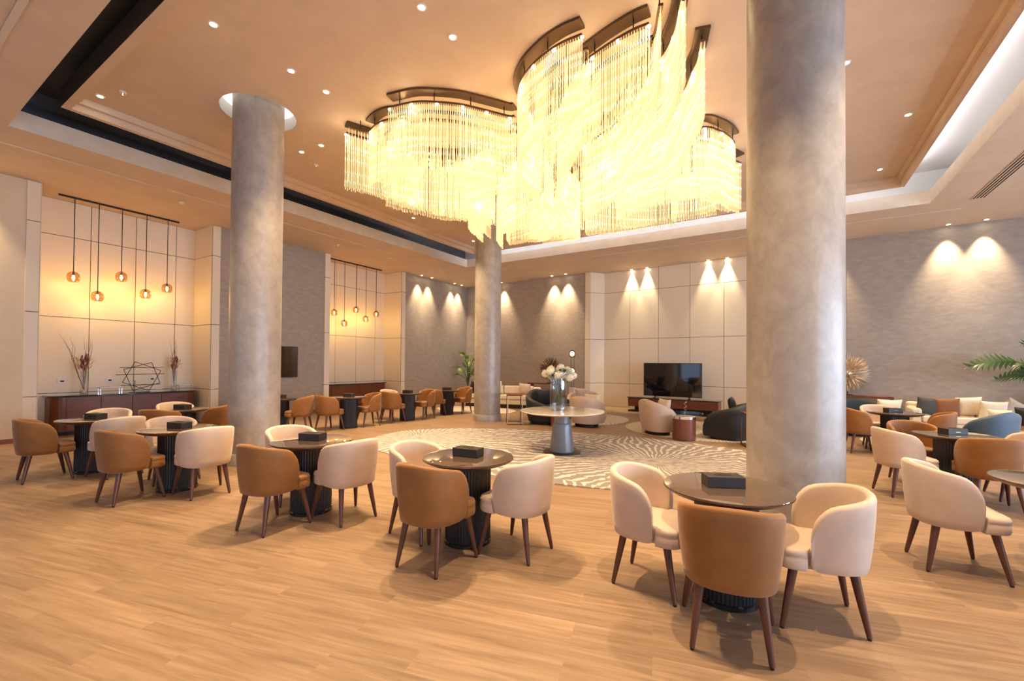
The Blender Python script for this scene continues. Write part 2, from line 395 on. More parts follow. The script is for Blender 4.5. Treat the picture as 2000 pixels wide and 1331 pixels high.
# back wall
cb, sb = math.cos(BA), math.sin(BA)
def bp(u, z, e): return (BX0+u*cb-e*-sb*-1*0 + e*sb*1, BY0+u*sb - e*cb, z)     # e: towards the room
def bwall(bm, u0, u1, e0, e1, z0=0, z1=Z1):
    vs = [bm.verts.new(bp(u, z, e)) for z in (z0, z1) for e in (e0, e1) for u in (u0, u1)]
    for q in ((0, 1, 3, 2), (4, 6, 7, 5), (0, 4, 5, 1), (2, 3, 7, 6), (0, 2, 6, 4), (1, 5, 7, 3)): bm.faces.new([vs[i] for i in q])
F1, U1, U2, F2 = 6.23, 6.56, 13.35, 13.68       # front edges and inner corners of the niche
bm = BM(); bwall(bm, -.2, F1-.20, -.2, 0); struct('wall_back_left', bm, 'grey_wall_plaster')
bm = BM(); bwall(bm, F2+.20, 22.3, -.2, 0); struct('wall_back_right', bm, 'grey_wall_plaster')
bm = BM(); bwall(bm, F1-.3, F2+.3, -.75, -.525)
for a, b in ((F1, U1), (F2, U2)):
    w_ = -.19 if a == F1 else .19
    prism(bm, [bp(u, 0, e)[:2] for u, e in ((a+w_, 0), (a, 0), (b, -.525), (a+w_, -.525))], 0, Z1)
struct('wall_back', bm, 'panel_joint')
bm = BM(); bj = BM()
panels(bm, bj, lambda u, z, e: bp(u, z, -.52+e), 0, 0, [U1, 7.58, 8.64, 9.70, 10.76, 11.82, 12.70, U2], ZS)
for a, b, sg in ((F1, U1, 1), (F2, U2, -1)):
    panels(bm, bj, lambda u, z, e: bp(a+(b-a)*u+sg*e, z, .02-.53*u), 0, 0, [0, 1], ZS, gu=0)
    panels(bm, bj, lambda u, z, e: bp(u, z, .005+e), 0, 0, sorted([a, a-sg*.20]), ZS, gu=0)
struct('trim_19', bm, 'white_panel'); struct('trim_20', bj, 'panel_joint')
bm = BM(); bwall(bm, 0, F1-.21, 0, .014, 0, .09); bwall(bm, F2+.21, 21.9, 0, .014, 0, .09); struct('baseboard_back', bm, 'baseboard_wood')
# right and near walls with windows
def wall_with_windows(P, wins, a, b, name, k0):
    bm = BM(); cuts = [a]
    for s, e in wins: cuts += [s, e]
    cuts.append(b)
    def seg(u0, u1, z0, z1):
        vs = [bm.verts.new(P(u, d, z)) for z in (z0, z1) for d in (0, .2) for u in (u0, u1)]
        for q in ((0, 1, 3, 2), (4, 6, 7, 5), (0, 4, 5, 1), (2, 3, 7, 6), (0, 2, 6, 4), (1, 5, 7, 3)): bm.faces.new([vs[i] for i in q])
    for i in range(0, len(cuts), 2): seg(cuts[i], cuts[i+1], 0, Z1)
    for s, e in wins: seg(s, e, 0, .25); seg(s, e, 3.75, Z1)
    struct(name, bm, 'cream_wall_plaster')
    for i, (s, e) in enumerate(wins):
        bm = BM()
        for u0, u1, z0, z1 in ((s, e, .25, .31), (s, e, 3.69, 3.75), (s, s+.06, .25, 3.75), (e-.06, e, .25, 3.75), ((s+e)/2-.03, (s+e)/2+.03, .25, 3.75)):
            vs = [bm.verts.new(P(u, d, z)) for z in (z0, z1) for d in (.06, .14) for u in (u0, u1)]
            for q in ((0, 1, 3, 2), (4, 6, 7, 5), (0, 4, 5, 1), (2, 3, 7, 6), (0, 2, 6, 4), (1, 5, 7, 3)): bm.faces.new([vs[i] for i in q])
        wf = struct('window_%d' % (k0+i), bm, 'black_metal')
        bm = BM(); bm.faces.new([bm.verts.new(P(u, .1, z)) for u, z in ((s+.06, .31), (e-.06, .31), (e-.06, 3.69), (s+.06, 3.69))])
        link('pane', bm, 'window_glass', wf)
wall_with_windows(lambda u, d, z: (XR+d, u, z), WINR, YN-.2, YB_R+.1, 'wall_right', 1)
wall_with_windows(lambda u, d, z: (u, YN-d, z), WINN, XL-.2, XR+.2, 'wall_near', 5)

# ------------------------------------------------------------------ columns
def column(c, label, base=True):
    o = thing('round_column', label, 'column', (c[0], c[1], 0), 0)
    bm = BM(); lathe(bm, [(CR, .18 if base else 0), (CR, Z2+.20)], 64); link('shaft', bm, 'column_plaster', o, smooth=40)
    bm = BM(); lathe(bm, [(CR+.025, 0), (CR+.025, .17), (CR+.018, .18)], 64); link('plinth', bm, 'column_plaster', o, smooth=40)
column(C1, 'tall round grey plaster column on the left, standing in a lit round ceiling opening')
column(C2, 'thin-looking distant round plaster column behind the carpet, under the chandelier')
column(C3, 'widest round plaster column in the foreground, right of the chandelier')

# ------------------------------------------------------------------ tub chairs
def shell_mesh(hw=.268, back=.275, arm=.085, zb=.355, zt=.83, za=.735, th=.05, lean=.016, nu=56, R=.13, taper=.022, drop=0, slope=1.9):
    """horseshoe shell open to +Y. returns bmesh"""
    path = []
    n1 = nu
    # superellipse back then straight arms
    pts = []
    for k in range(n1+1):
        a = PI*k/n1                       # from right (+x) round the back to left
        e = 2/2.5
        ca, sa = math.cos(a), math.sin(a)
        pts.append((hw*math.copysign(abs(ca)**e, ca), -back*abs(sa)**e))
    ext = 9
    pre = [(hw*(1-.03*(1-i/ext)), arm*(1-i/ext)) for i in range(ext)]
    post = [(-x, y) for x, y in reversed(pre)]
    pts = pre + pts + post
    s = [0]
    for a, b in zip(pts, pts[1:]): s.append(s[-1]+math.hypot(b[0]-a[0], b[1]-a[1]))
    L = s[-1]; N = 160
    def at(q):
        q = max(0, min(L, q))
        for i in range(len(s)-1):
            if s[i+1] >= q-1e-9:
                t = (q-s[i])/max(1e-9, s[i+1]-s[i]); return Vector((pts[i][0]*(1-t)+pts[i+1][0]*t, pts[i][1]*(1-t)+pts[i+1][1]*t))
        return Vector(pts[-1])
    st = []
    m = nu
    for i in range(m+1):
        v = i/m; st.append(L*(v - .06*math.sin(2*PI*v)))       # denser at the ends
    st = sorted(set([0, .006, .018, .04, .07, .1] + [x for x in st if .12 < x < L-.12] + [L-.1, L-.07, L-.04, L-.018, L-.006, L]))
    bm = BM(); rings = []
    mid = L/2
    for q in st:
        p = at(q); d = (at(q+.012)-at(q-.012)).normalized(); nrm = Vector((d.y, -d.x))
        if nrm.dot(p - Vector((0, .05))) < 0: nrm = -nrm
        t = abs(q-mid)/mid
        h = zt - (zt-za)*t**slope
        de = min(q, L-q)
        if de < R: h -= (R*1.25)*(1-math.sqrt(max(0, 1-(1-de/R)**2)))
        zlo = zb + drop*t
        if de < .05: zlo += .03*(1-math.sqrt(max(0, 1-(1-de/.05)**2)))
        hh = h - zlo
        ring = []
        prof = [(-th*.55, .0), (-.012, -.0), (.0, .02), (.0, .06)]
        out = [(0.0, 0.00), (.03/hh, 0)]
        K = 7
        # outer side going up
        for j in range(K+1):
            v = j/K; z = zlo + .012 + (hh-.012-th*.5)*v
            off = lean*v - taper*(1-v)**2.6 * (1 if de > .03 else .6)
            ring.append((off, z))
        o0 = lean
        for a in (35, 70, 90, 110, 145, 180):   # rounded top
            an = math.radians(a)
            ring.append((o0 - th/2 + th/2*math.cos(an), h - th*.5 + th*.5*math.sin(an)))
        for j in range(K):
            v = 1-(j+1)/K; z = zlo + .012 + (hh-.012-th*.5)*v
            ring.append((lean*v - taper*(1-v)**2.6 - th, z))
        ring.append((-th*.5-taper, zlo))
        rings.append([bm.verts.new((p.x+nrm.x*o, p.y+nrm.y*o, z)) for o, z in ring])
    for a, b in zip(rings, rings[1:]):
        n = len(a)
        for i in range(n): bm.faces.new((a[i], a[(i+1) % n], b[(i+1) % n], b[i]))
    bm.faces.new(rings[0]); bm.faces.new(rings[-1])
    return bm
def seat_outline(hw, y0, y1, r, n=8, hr=None, ys=.0):
    """front corners rounded; the rear part (narrower when hr is given) fits inside the shell"""
    hr = hr or hw; out = []
    for k in range(n+1):
        a = PI/2*k/n; out.append((hw-r+r*math.cos(a), y1-r+r*math.sin(a)))
    for k in range(n+1):
        a = PI/2+PI/2*k/n; out.append((-hw+r+r*math.cos(a), y1-r+r*math.sin(a)))
    if hr < hw: out += [(-hw, ys+.012), (-hw+.008, ys+.004), (-hr-.004, ys), (-hr, ys-.006)]
    for k in range(1, 2*n):
        a = PI+PI*k/(2*n); out.append((hr*math.copysign(abs(math.cos(a))**.8, math.cos(a)), abs(y0)*math.copysign(abs(math.sin(a))**.8, math.sin(a))))
    if hr < hw: out += [(hr, ys-.006), (hr+.004, ys), (hw-.008, ys+.004), (hw, ys+.012)]
    return out
def pillow_stack(bm, outline, levels):
    rings = []
    for sc_, z in levels:
        rings.append([bm.verts.new((x*sc_ if abs(x) > 0 else 0, y*sc_, z)) for x, y in outline])
    for a, b in zip(rings, rings[1:]):
        n = len(a)
        for i in range(n): bm.faces.new((a[i], a[(i+1) % n], b[(i+1) % n], b[i]))
    bm.faces.new(rings[0]); bm.faces.new(rings[-1])
def make_chair(mat):
    t = thing('tub_chair', '', 'chair')
    link('backrest', shell_mesh(), mat, t, smooth=60)
    bm = BM(); ol = seat_outline(.258, -.205, .27, .10, hr=.203, ys=.098)
    pillow_stack(bm, ol, [(.93, .357), (.98, .363), (1.0, .38), (1.0, .430), (.985, .437), (.985, .441), (1.0, .447), (1.005, .462), (.985, .478), (.93, .487), (.6, .492)])
    link('seat', bm, mat, t, smooth=70)
    for sx, fy in ((1, -1), (-1, -1), (1, 1), (-1, 1)):
        top = (sx*(.155 if fy < 0 else .20), -.15 if fy < 0 else .165, .37)
        bot = (sx*(.195 if fy < 0 else .25), -.215 if fy < 0 else .235, .012)
        bm = BM(); mid = [(top[i]+bot[i])/2 for i in range(3)]
        tube(bm, [top, mid, bot], [.027, .0215, .0145], 12); lg = link('leg', bm, 'walnut_leg', t, smooth=50)
        bm = BM(); lathe(bm, [(.011, 0), (.011, .014)], 12, bot[0], bot[1]); link('foot_glide', bm, 'black_metal', lg)
    return t
PROTO = {}
def place_chair(mat, x, y, face, label, group='tub chairs around the small round tables'):
    key = mat
    if key not in PROTO: PROTO[key] = make_chair(mat); o = PROTO[key]
    else: o = copy_tree(PROTO[key])
    o.location = (x, y, 0); o.rotation_euler = (0, 0, face); o['label'] = label; o['group'] = group
    return o
# ------------------------------------------------------------------ small round tables
TP = None; BXP = None
def make_table():
    t = thing('round_table', '', 'table')
    bm = BM(); lathe(bm, [(.30, .700), (.345, .706), (.385, .722), (.408, .738), (.410, .743), (.406, .745)], 72); link('tabletop', bm, 'table_wood', t, smooth=40)
    bm = BM(); lathe(bm, [(.402, .7455), (.406, .748), (.404, .752), (.398, .753)], 72); link('glass_top', bm, 'tinted_glass_top', t, smooth=30)
    bm = BM(); lathe(bm, [(.200, .035), (.200, .70)], 288, flute=.018, nfl=48); link('fluted_base', bm, 'black_fluted', t, smooth=60)
    bm = BM(); lathe(bm, [(.212, 0), (.212, .028), (.205, .035)], 64); link('plinth', bm, 'black_gloss', t, smooth=40)
    return t
def place_table(x, y, label):
    global TP
    if TP is None: TP = make_table(); o = TP
    else: o = copy_tree(TP)
    o.location = (x, y, 0); o['label'] = label; o['group'] = 'small round fluted-base tables'
def place_box(x, y, rz, label, gold=False, z=.753):
    o = thing('tissue_box', label, 'box', (x, y, z), rz, 'dark boxes on the tables')
    bm = BM(); box(bm, -.125, .125, -.07, .07, 0, .075); link('case', bm, 'black_box', o, bevel=.004)
    bm = BM(); prism(bm, [(.06*math.cos(a)*1.0, .02*math.sin(a)) for a in [2*PI*k/20 for k in range(20)]], .0755, .077); link('slot', bm, 'black_slot', o)
    if gold:
        bm = BM(); x0 = -.03
        for i in range(7):     # a tiny line of gilt lettering on the front
            h = .006 if i % 3 else .009
            box(bm, x0+i*.009, x0+i*.009+.005, -.0712, -.0701, .032, .032+h)
        link('gilt_lettering', bm, 'gold_metal', o)
O, W = 'caramel_velvet', 'cream_velvet'
def rz_to(dx, dy): return math.atan2(dy, dx) - PI/2       # face direction (dx,dy)
TB = {
 'T1': (-8.43, 2.13), 'T2': (-6.43, 2.41), 'T2b': (-8.95, 3.40), 'T0': (-4.31, 2.84), 'T3': (-2.42, 3.14), 'T4': (-.34, 3.36),
 'T6': (1.78, 4.90), 'T7': (1.82, 7.55), 'T8': (1.73, 10.5), 'T9': (-9.85, 5.66), 'T10': (-8.99, 6.88), 'T11': (-8.85, 8.70), 'T12': (-8.88, 10.40)}
TL = {
 'T1': 'small round dark table farthest left, beside the cream wall', 'T2': 'small round dark table left of the left column, second from the left edge',
 'T2b': 'small round dark table directly before the long sideboard, behind two others', 'T0': 'small round dark table in front of the tall left column',
 'T3': 'small round dark table in front of the carpet, left of centre', 'T4': 'small round dark table nearest the camera, in front of the big column',
 'T6': 'small round dark table cut off by the right edge of the photo', 'T7': 'small round dark table right of the big column, with a blue armchair behind it',
 'T8': 'small round dark table farthest back right of the big column', 'T9': 'small round dark table half hidden behind the left column',
 'T10': 'small round dark table by the second sideboard, first to the right of the left column', 'T11': 'small round dark table in the far row, between the second sideboard and the distant column',
 'T12': 'small round dark table at the far end of the back-left row'}
for k in TB: place_table(*TB[k], TL[k])
CH = [ # material, x, y, facing dx, dy, label
 (O, -.275, 2.87, -.15, 1, 'caramel tub chair nearest the camera, its back to us at the closest table'),
 (W, -.83, 3.29, 1, -.05, 'cream tub chair left of the closest table, facing right'),
 (W, .18, 3.43, -1, -.18, 'cream tub chair right of the closest table, in front of the big column'),
 (O, -2.38, 2.65, -.05, 1, 'caramel tub chair with its back to us at the table left of centre'),
 (W, -1.92, 3.20, -1, .02, 'cream tub chair right of the table left of centre, before the carpet'),
 (W, -2.91, 3.06, 1, .0, 'cream tub chair left of the table left of centre, facing right'),
 (O, -4.21, 2.36, -.1, 1, 'caramel tub chair with its back to us at the table before the left column'),
 (W, -3.82, 2.92, -1, .1, 'cream tub chair right of the table before the left column'),
 (W, -4.88, 2.98, 1, -.1, 'cream tub chair behind left at the table before the left column'),
 (O, -6.38, 1.92, -.1, 1, 'caramel tub chair with its back to us, second caramel chair from the left edge'),
 (W, -5.93, 2.50, -1, .1, 'cream tub chair just left of the left column, its back to the column'),
 (W, -6.98, 2.55, 1, -.1, 'cream tub chair behind the second table from the left, its rim showing above the tabletop'),
 (O, -8.40, 1.63, .05, 1, 'caramel tub chair farthest left, beside the cream wall'),
 (W, -7.88, 2.24, -1, -.1, 'cream tub chair between the two leftmost tables, its back to the right'),
 (W, -8.95, 2.42, .9, -.4, 'cream tub chair behind the leftmost table, in front of the sideboard end'),
 (O, -8.60, 3.0, -.6, .8, 'caramel tub chair in front of the table before the sideboard, only its rim showing'),
 (W, -9.45, 3.50, 1, -.1, 'cream tub chair against the sideboard doors, behind the third table'),
 (O, -8.60, 3.80, -.9, -.6, 'caramel tub chair right of the table before the sideboard, facing left'),
 (W, 1.14, 4.84, 1, .15, 'cream tub chair right of the big column in the foreground, its back to the left'),
 (O, 1.70, 4.32, .25, 1, 'caramel tub chair cut off at the lower right edge'),
 (W, 2.02, 5.42, -.3, -1, 'cream tub chair cut off at the right edge, behind the rightmost table'),
 (W, 1.26, 7.22, .8, .3, 'cream tub chair behind the first one right of the big column, its back to us'),
 (O, 1.98, 7.05, -.1, 1, 'caramel tub chair with its back to us at the table before the blue armchair'),
 (O, 1.54, 8.05, .3, -1, 'caramel tub chair behind the table before the blue armchair, facing us'),
 (W, 2.42, 7.72, -1, 0, 'cream tub chair at the right edge, beside the table before the blue armchair'),
 (O, 1.22, 10.28, 1, .2, 'caramel tub chair just right of the big column, its back to the column'),
 (W, 1.58, 11.05, .1, -1, 'pale tub chair behind the farthest right table, near the white cushion'),
 (O, 2.22, 10.32, -1, .2, 'caramel tub chair right of the farthest right table, facing left'),
 (O, -9.37, 5.86, -.75, -.65, 'caramel tub chair just right of the left column, facing left'),
 (O, -9.05, 6.38, .02, 1, 'caramel tub chair left of the first table right of the left column'),
 (O, -8.86, 7.38, -.3, -1, 'caramel tub chair right of the first table right of the left column, open to us'),
 (O, -8.88, 8.18, .05, 1, 'caramel tub chair in front of the second sideboard end, its back to us'),
 (W, -9.42, 8.62, 1, .1, 'cream tub chair mostly hidden behind a caramel one before the second sideboard'),
 (O, -8.70, 9.22, -.2, -1, 'caramel tub chair in the far row right of the second sideboard, open to the left'),
 (O, -8.92, 9.88, .0, 1, 'caramel tub chair left of the farthest table in the back-left row'),
 (O, -8.66, 10.9, -.2, -1, 'last caramel tub chair of the far row, beside the distant column and cream sofa'),
]
for m, x, y, dx, dy, lb in CH: place_chair(m, x, y, rz_to(dx, dy), lb)
CA = math.radians(32)
BXS = [('T1', .3, 'left edge table'), ('T2', .25, 'table second from the left'), ('T2b', .3, 'table before the sideboard'), ('T0', .35, 'table in front of the left column'),
       ('T3', .15, 'table left of centre'), ('T4', .48, 'table nearest the camera'), ('T6', .3, 'table at the right edge'), ('T7', .58, 'table before the blue armchair'),
       ('T8', .50, 'farthest table on the right'), ('T9', .2, 'table half behind the left column'), ('T10', .2, 'first table right of the left column'), ('T11', .2, 'table right of the second sideboard'), ('T12', .2, 'farthest table on the left')]
for k, a, nm in BXS: place_box(TB[k][0]-.02, TB[k][1]+.02, a, 'dark low tissue box on the ' + nm, k in ('T7', 'T8'))

# ------------------------------------------------------------------ rugs and the centre table
def rug(pts, mat, name, label, cat='rug', z=.012):
    n = len(pts); P = []
    for i in range(n):       # closed Catmull-Rom
        p0, p1, p2, p3 = (Vector(pts[(i+k-1) % n]) for k in range(4))
        for k in range(8):
            t = k/8; P.append(.5*((2*p1)+(-p0+p2)*t+(2*p0-5*p1+4*p2-p3)*t*t+(-p0+3*p1-3*p2+p3)*t**3))
    bm = BM(); prism(bm, [(p.x, p.y) for p in P], .001, z); return tag(link(name, bm, mat), label, cat)
rug([(-7.45, 6.6), (-7.35, 7.5), (-6.5, 8.4), (-5.2, 9.0), (-3.6, 9.4), (-2.0, 9.45), (-.75, 9.2), (.0, 8.5), (.25, 7.5), (.05, 6.7), (-.6, 5.95), (-1.9, 5.35), (-3.3, 5.12), (-4.8, 5.12), (-6.1, 5.35), (-7.0, 5.85)],
    'burst_rug', 'oval_rug', 'large oval grey and cream rug with radiating strokes under the marble table')
def ell(cx, cy, a, b, n=14, rot=0):
    return [(cx+a*math.cos(t)*math.cos(rot)-b*math.sin(t)*math.sin(rot), cy+a*math.cos(t)*math.sin(rot)+b*math.sin(t)*math.cos(rot)) for t in [2*PI*k/n for k in range(n)]]
rug(ell(-1.75, 11.45, 1.75, 1.65), 'pale_rug', 'oval_rug', 'pale rug in front of the television, under the cream swivel chair')
rug(ell(-5.0, 11.75, 1.35, 1.5), 'pale_rug', 'oval_rug', 'pale rug in the lounge behind the marble table, left of the television rug')
rug(ell(-8.9, 11.9, 1.5, 1.0), 'pale_rug', 'oval_rug', 'pale rug in front of the far cream sofa beside the distant column')
rug(ell(3.3, 11.9, 1.9, 1.5), 'pale_rug', 'oval_rug', 'pale rug on the right in front of the cream sofa')
RT = (-3.38, 7.12)
t = thing('pedestal_table', 'large round marble-topped table on a grey cone pedestal in the middle of the rug', 'table', (RT[0], RT[1], .012))
bm = BM(); lathe(bm, [(.60, .700), (.70, .712), (.745, .728), (.755, .738), (.75, .745)], 96); link('marble_top', bm, 'white_marble', t, smooth=40)
bm = BM(); lathe(bm, [(.142, .50), (.134, .56), (.14, .70)], 48); link('neck', bm, 'grey_lacquer', t, smooth=40)
bm = BM(); lathe(bm, [(.212, .012), (.220, .03), (.172, .46), (.166, .50), (.158, .52), (.140, .525)], 64); link('cone_pedestal', bm, 'grey_lacquer', t, smooth=30)
bm = BM(); lathe(bm, [(.335, 0), (.335, .008), (.32, .012)], 64); link('base_plate', bm, 'bronze_metal', t, smooth=30)
ZM = .012+.745
v = thing('glass_vase', 'tall clear glass cylinder vase standing on the round marble table', 'vase', (RT[0]-.05, RT[1]-.05, ZM+.001))
bm = BM(); lathe(bm, [(.15, .03), (.15, .61)], 48)
for f in [f for f in bm.faces if len(f.verts) > 4 and f.calc_center_median().z > .3]: bm.faces.remove(f)
link('outer_wall', bm, 'clear_glass', v, smooth=40)
bm = BM(); lathe(bm, [(.115, 0), (.115, .05), (.138, .10), (.142, .102)], 48); link('thick_base', bm, 'clear_glass', v, smooth=40)
random.seed(4)
fl = thing('flower_bouquet', 'bunch of round white blooms standing in the tall glass vase', 'flowers', (RT[0]-.05, RT[1]-.05, ZM+.12))
bm = BM(); heads = []
for k in range(17):
    a = 2.4*k; r = .275*math.sqrt((k+.4)/17); h = .60+.06*math.cos(k*1.7)-.25*r
    heads.append((r*math.cos(a), r*math.sin(a), h))
for x, y, h in heads: tube(bm, [(x*.15, y*.15, 0), (x*.3, y*.3, h*.55), (x*.95, y*.95, h-.02)], .005, 6)
link('stems', bm, 'stem_green', fl, smooth=50)
bm = BM()
for k in range(190):
    a = random.uniform(0, 2*PI); r = random.uniform(.04, .22); z = random.uniform(.47, .60)
    d = Vector((math.cos(a), math.sin(a), random.uniform(-.1, .6))).normalized(); p = Vector((r*math.cos(a), r*math.sin(a), z)); sd = d.cross(Vector((0, 0, 1))).normalized()*.016
    q = [p, p+d*.05+sd, p+d*.11, p+d*.05-sd]; bm.faces.new([bm.verts.new(c) for c in q])
link('leaves', bm, 'leaf_green', fl)
def bloom(r, seed):
    random.seed(seed); bm = BM(); bmesh.ops.create_icosphere(bm, subdivisions=2, radius=r*.8)
    for k in range(150):
        u = 2*((k+.5)/150)-1; a = k*2.39996; d = Vector((math.sqrt(1-u*u)*math.cos(a), math.sqrt(1-u*u)*math.sin(a), u))
        s1 = d.orthogonal().normalized()*r*.16; s2 = d.cross(s1).normalized()*r*.16; p = d*r*random.uniform(.82, 1.0)
        bm.faces.new([bm.verts.new(c) for c in (p-s1-d*r*.2, p+s2, p+s1-d*r*.2, p-s2)])
    return bm
for k, (x, y, h) in enumerate(heads):
    b = link('bloom', bloom(.078, k), 'petal_white', fl); b.location = (x, y, h)

# ------------------------------------------------------------------ chandelier
def smooth_line(pts, step):
    P = [Vector((p[0], p[1])) for p in pts]; P = [2*P[0]-P[1]] + P + [2*P[-1]-P[-2]]; out = []
    for i in range(1, len(P)-2):
        p0, p1, p2, p3 = P[i-1:i+3]
        for k in range(24):
            t = k/24; out.append(.5*((2*p1)+(-p0+p2)*t+(2*p0-5*p1+4*p2-p3)*t*t+(-p0+3*p1-3*p2+p3)*t**3))
    out.append(P[-2]); res = [out[0]]; acc = 0
    for a, b in zip(out, out[1:]):
        L = (b-a).length
        while acc+L >= step:
            t = (step-acc)/L; a = a+(b-a)*t; res.append(a.copy()); L = (b-a).length; acc = 0
        acc += L
    return res
CC = Vector((-3.45, 6.92))
RAILS = [   # (name, points, plate?)
 [(-6.20, 4.62), (-6.12, 4.80), (-6.03, 5.02), (-5.98, 5.30), (-5.75, 5.85), (-5.25, 6.30), (-4.50, 6.55)],
 [(-5.80, 4.80), (-5.55, 4.72), (-5.28, 4.72), (-5.0, 4.85)],
 [(-5.02, 4.50), (-4.60, 4.60), (-4.34, 4.76), (-4.06, 5.0), (-3.78, 5.38), (-3.60, 5.64), (-3.50, 5.66)],
 [(-3.30, 6.1), (-3.28, 5.62), (-3.18, 5.22), (-2.90, 4.92), (-2.56, 4.74), (-2.24, 4.66), (-1.98, 4.66)],
 [(-2.60, 5.55), (-2.20, 5.15), (-1.98, 5.04), (-1.70, 4.95), (-1.45, 4.90), (-1.28, 4.90)][::-1] + [(-2.95, 6.05), (-3.15, 6.75)],
 [(-2.95, 7.05), (-2.30, 6.72), (-1.80, 6.20), (-1.46, 5.72), (-1.22, 5.45), (-1.04, 5.14), (-.94, 4.88), (-.88, 4.72)],
 [(-2.30, 7.25), (-1.70, 7.00), (-1.30, 6.62), (-1.02, 6.05), (-.90, 5.80), (-.80, 5.46)],
 [(-2.55, 7.62), (-1.75, 7.42), (-1.12, 7.50), (-.92, 7.72), (-.79, 8.0), (-.72, 8.36)],
]
ROT = [[(2*CC.x-x, 2*CC.y-y) for x, y in r] for r in RAILS]
def inset(r, d):
    out = []
    for i, p in enumerate(r):
        a = Vector(r[max(0, i-1)]); b = Vector(r[min(len(r)-1, i+1)]); t = (b-a).normalized(); n = Vector((-t.y, t.x))
        q = Vector(p); n = n if n.dot(CC-q) > 0 else -n
        out.append(tuple(q+n*d))
    return out
INNER = []
for i, r in enumerate(RAILS):
    for d in ((.24, .46) if i in (1, 2, 3) else (.22,)):
        q = inset(r, d); INNER.append(q); INNER.append([(2*CC.x-x, 2*CC.y-y) for x, y in q])
ZR = 5.41
ch = thing('chandelier', 'huge glowing chandelier of glass rods hung from curved bronze rails over the round marble table', 'chandelier', (0, 0, 0))
def ribbon(bm, line, wd, z0, z1):
    L = []; n = len(line)
    for i, p in enumerate(line):
        d = (line[min(i+1, n-1)]-line[max(i-1, 0)]).normalized(); nn = Vector((-d.y, d.x))*wd/2
        L.append([bm.verts.new((q.x, q.y, z)) for q, z in ((p+nn, z0), (p-nn, z0), (p-nn, z1), (p+nn, z1))])
    for a, b in zip(L, L[1:]):
        for i in range(4): bm.faces.new((a[i], a[(i+1) % 4], b[(i+1) % 4], b[i]))
    bm.faces.new(L[0]); bm.faces.new(L[-1])
rods = []; ledpos = []
def zbot(p, base):
    d = (p-CC).length; return base + .42*min(1, d/2.6)**1.5
for ri, r in enumerate(RAILS+ROT+INNER):
    inner = ri >= len(RAILS)*2
    ln = smooth_line(r, .06)
    if not inner:
        bm = BM(); ribbon(bm, ln, .17, Z2-.035, Z2-.002); pl = link('ceiling_plate', bm, 'bronze_metal', ch)
    bm = BM(); ribbon(bm, ln, .05, ZR, ZR+.03); rl = link('rail', bm, 'bronze_metal', ch)
    for k in range(3, len(ln)-1, 9):
        bm = BM(); tube(bm, [(ln[k].x, ln[k].y, ZR+.02), (ln[k].x, ln[k].y, Z2-.01)], .008, 6); link('hanger', bm, 'black_metal', rl)
    rn = smooth_line(r, .032 if not inner else .05)
    for off in ((-.02, .02) if not inner else (0,)):
        for k, p in enumerate(rn):
            d = (rn[min(k+1, len(rn)-1)]-rn[max(k-1, 0)]).normalized(); q = p + Vector((-d.y, d.x))*off
            zb_ = zbot(q, 4.05 if not inner else 4.12) + random.uniform(-.015, .015) + (.06 if off > 0 else 0)
            rods.append((q.x, q.y, ZR-.005, zb_, ri))
    for p in smooth_line(r, .38)[:None if not inner else 0]: ledpos.append((p, inner))
# the hundred nearest rods one by one, the others as one mass
near = sorted(rods, key=lambda q: math.hypot(q[0], q[1]))[:100]; ns = set(map(id, near))
bm = BM(); tube(bm, [(0, 0, 0), (0, 0, -.94)], .0052, 8); tube(bm, [(0, 0, -.94), (0, 0, -.96), (0, 0, -1)], [.0052, .008, .008], 8)
rm = link('rod', bm, 'crystal_rod', ch, smooth=50); first = True
for q in near:
    o = rm if first else rm.copy()
    if not first: COL.objects.link(o)
    first = False; o.parent = ch; o.location = (q[0], q[1], q[2]); o.scale = (1, 1, q[2]-q[3])
bm = BM()
for q in rods:
    if id(q) in ns: continue
    tube(bm, [(q[0], q[1], q[2]), (q[0], q[1], q[3]+.04)], .0052, 6, cap=False); tube(bm, [(q[0], q[1], q[3]+.04), (q[0], q[1], q[3])], .008, 6, cap=True)
o = link('glass_rods', bm, 'crystal_rod', ch, smooth=50); o['kind'] = 'stuff'
bm = BM(); lathe(bm, [(.02, -.012), (.02, -.002)], 10); ls = link('led_spot', bm, 'lamp_lens', ch)
for k, (p, inn) in enumerate(ledpos):
    o = ls if k == 0 else ls.copy()
    if k: COL.objects.link(o)
    o.parent = ch; o.location = (p.x, p.y, ZR)
bm = BM()
for q in rods:
    th = math.atan2(q[1]-CC.y, q[0]-CC.x)
    for k in range(7):
        z = 5.26-.155*k + .04*math.sin(3*th+1.7*k+.6*q[4]) + .018*math.sin(8*th+k)
        if z < q[3]+.08: break
        h = .011 if k % 2 else .016
        vs = [bm.verts.new((q[0]+.0065*math.cos(a), q[1]+.0065*math.sin(a), zz)) for zz in (z-h, z+h) for a in (0, PI/2, PI, 3*PI/2)]
        for i in range(4): bm.faces.new((vs[i], vs[(i+1) % 4], vs[4+(i+1) % 4], vs[4+i]))
o = link('glow_streaks', bm, 'streak_glow', ch); o['kind'] = 'stuff'  # glowing bands added in place of LED reflections along the rods
for k, (p, inn) in enumerate(ledpos):
    if not inn and k % 2 == 0: light('POINT', (p.x, p.y, ZR-.10), 2.8, (1, .76, .46), ch, shadow_soft_size=.02, name='rail_led')
for x, y in ((-4.6, 7.4), (-2.4, 6.6), (-3.4, 8.2), (-3.4, 5.9), (-5.2, 5.6), (-1.5, 8.1)):
    light('POINT', (x, y, 4.75), 9, (1, .76, .46), ch, shadow_soft_size=.05, name='crystal_core_led')

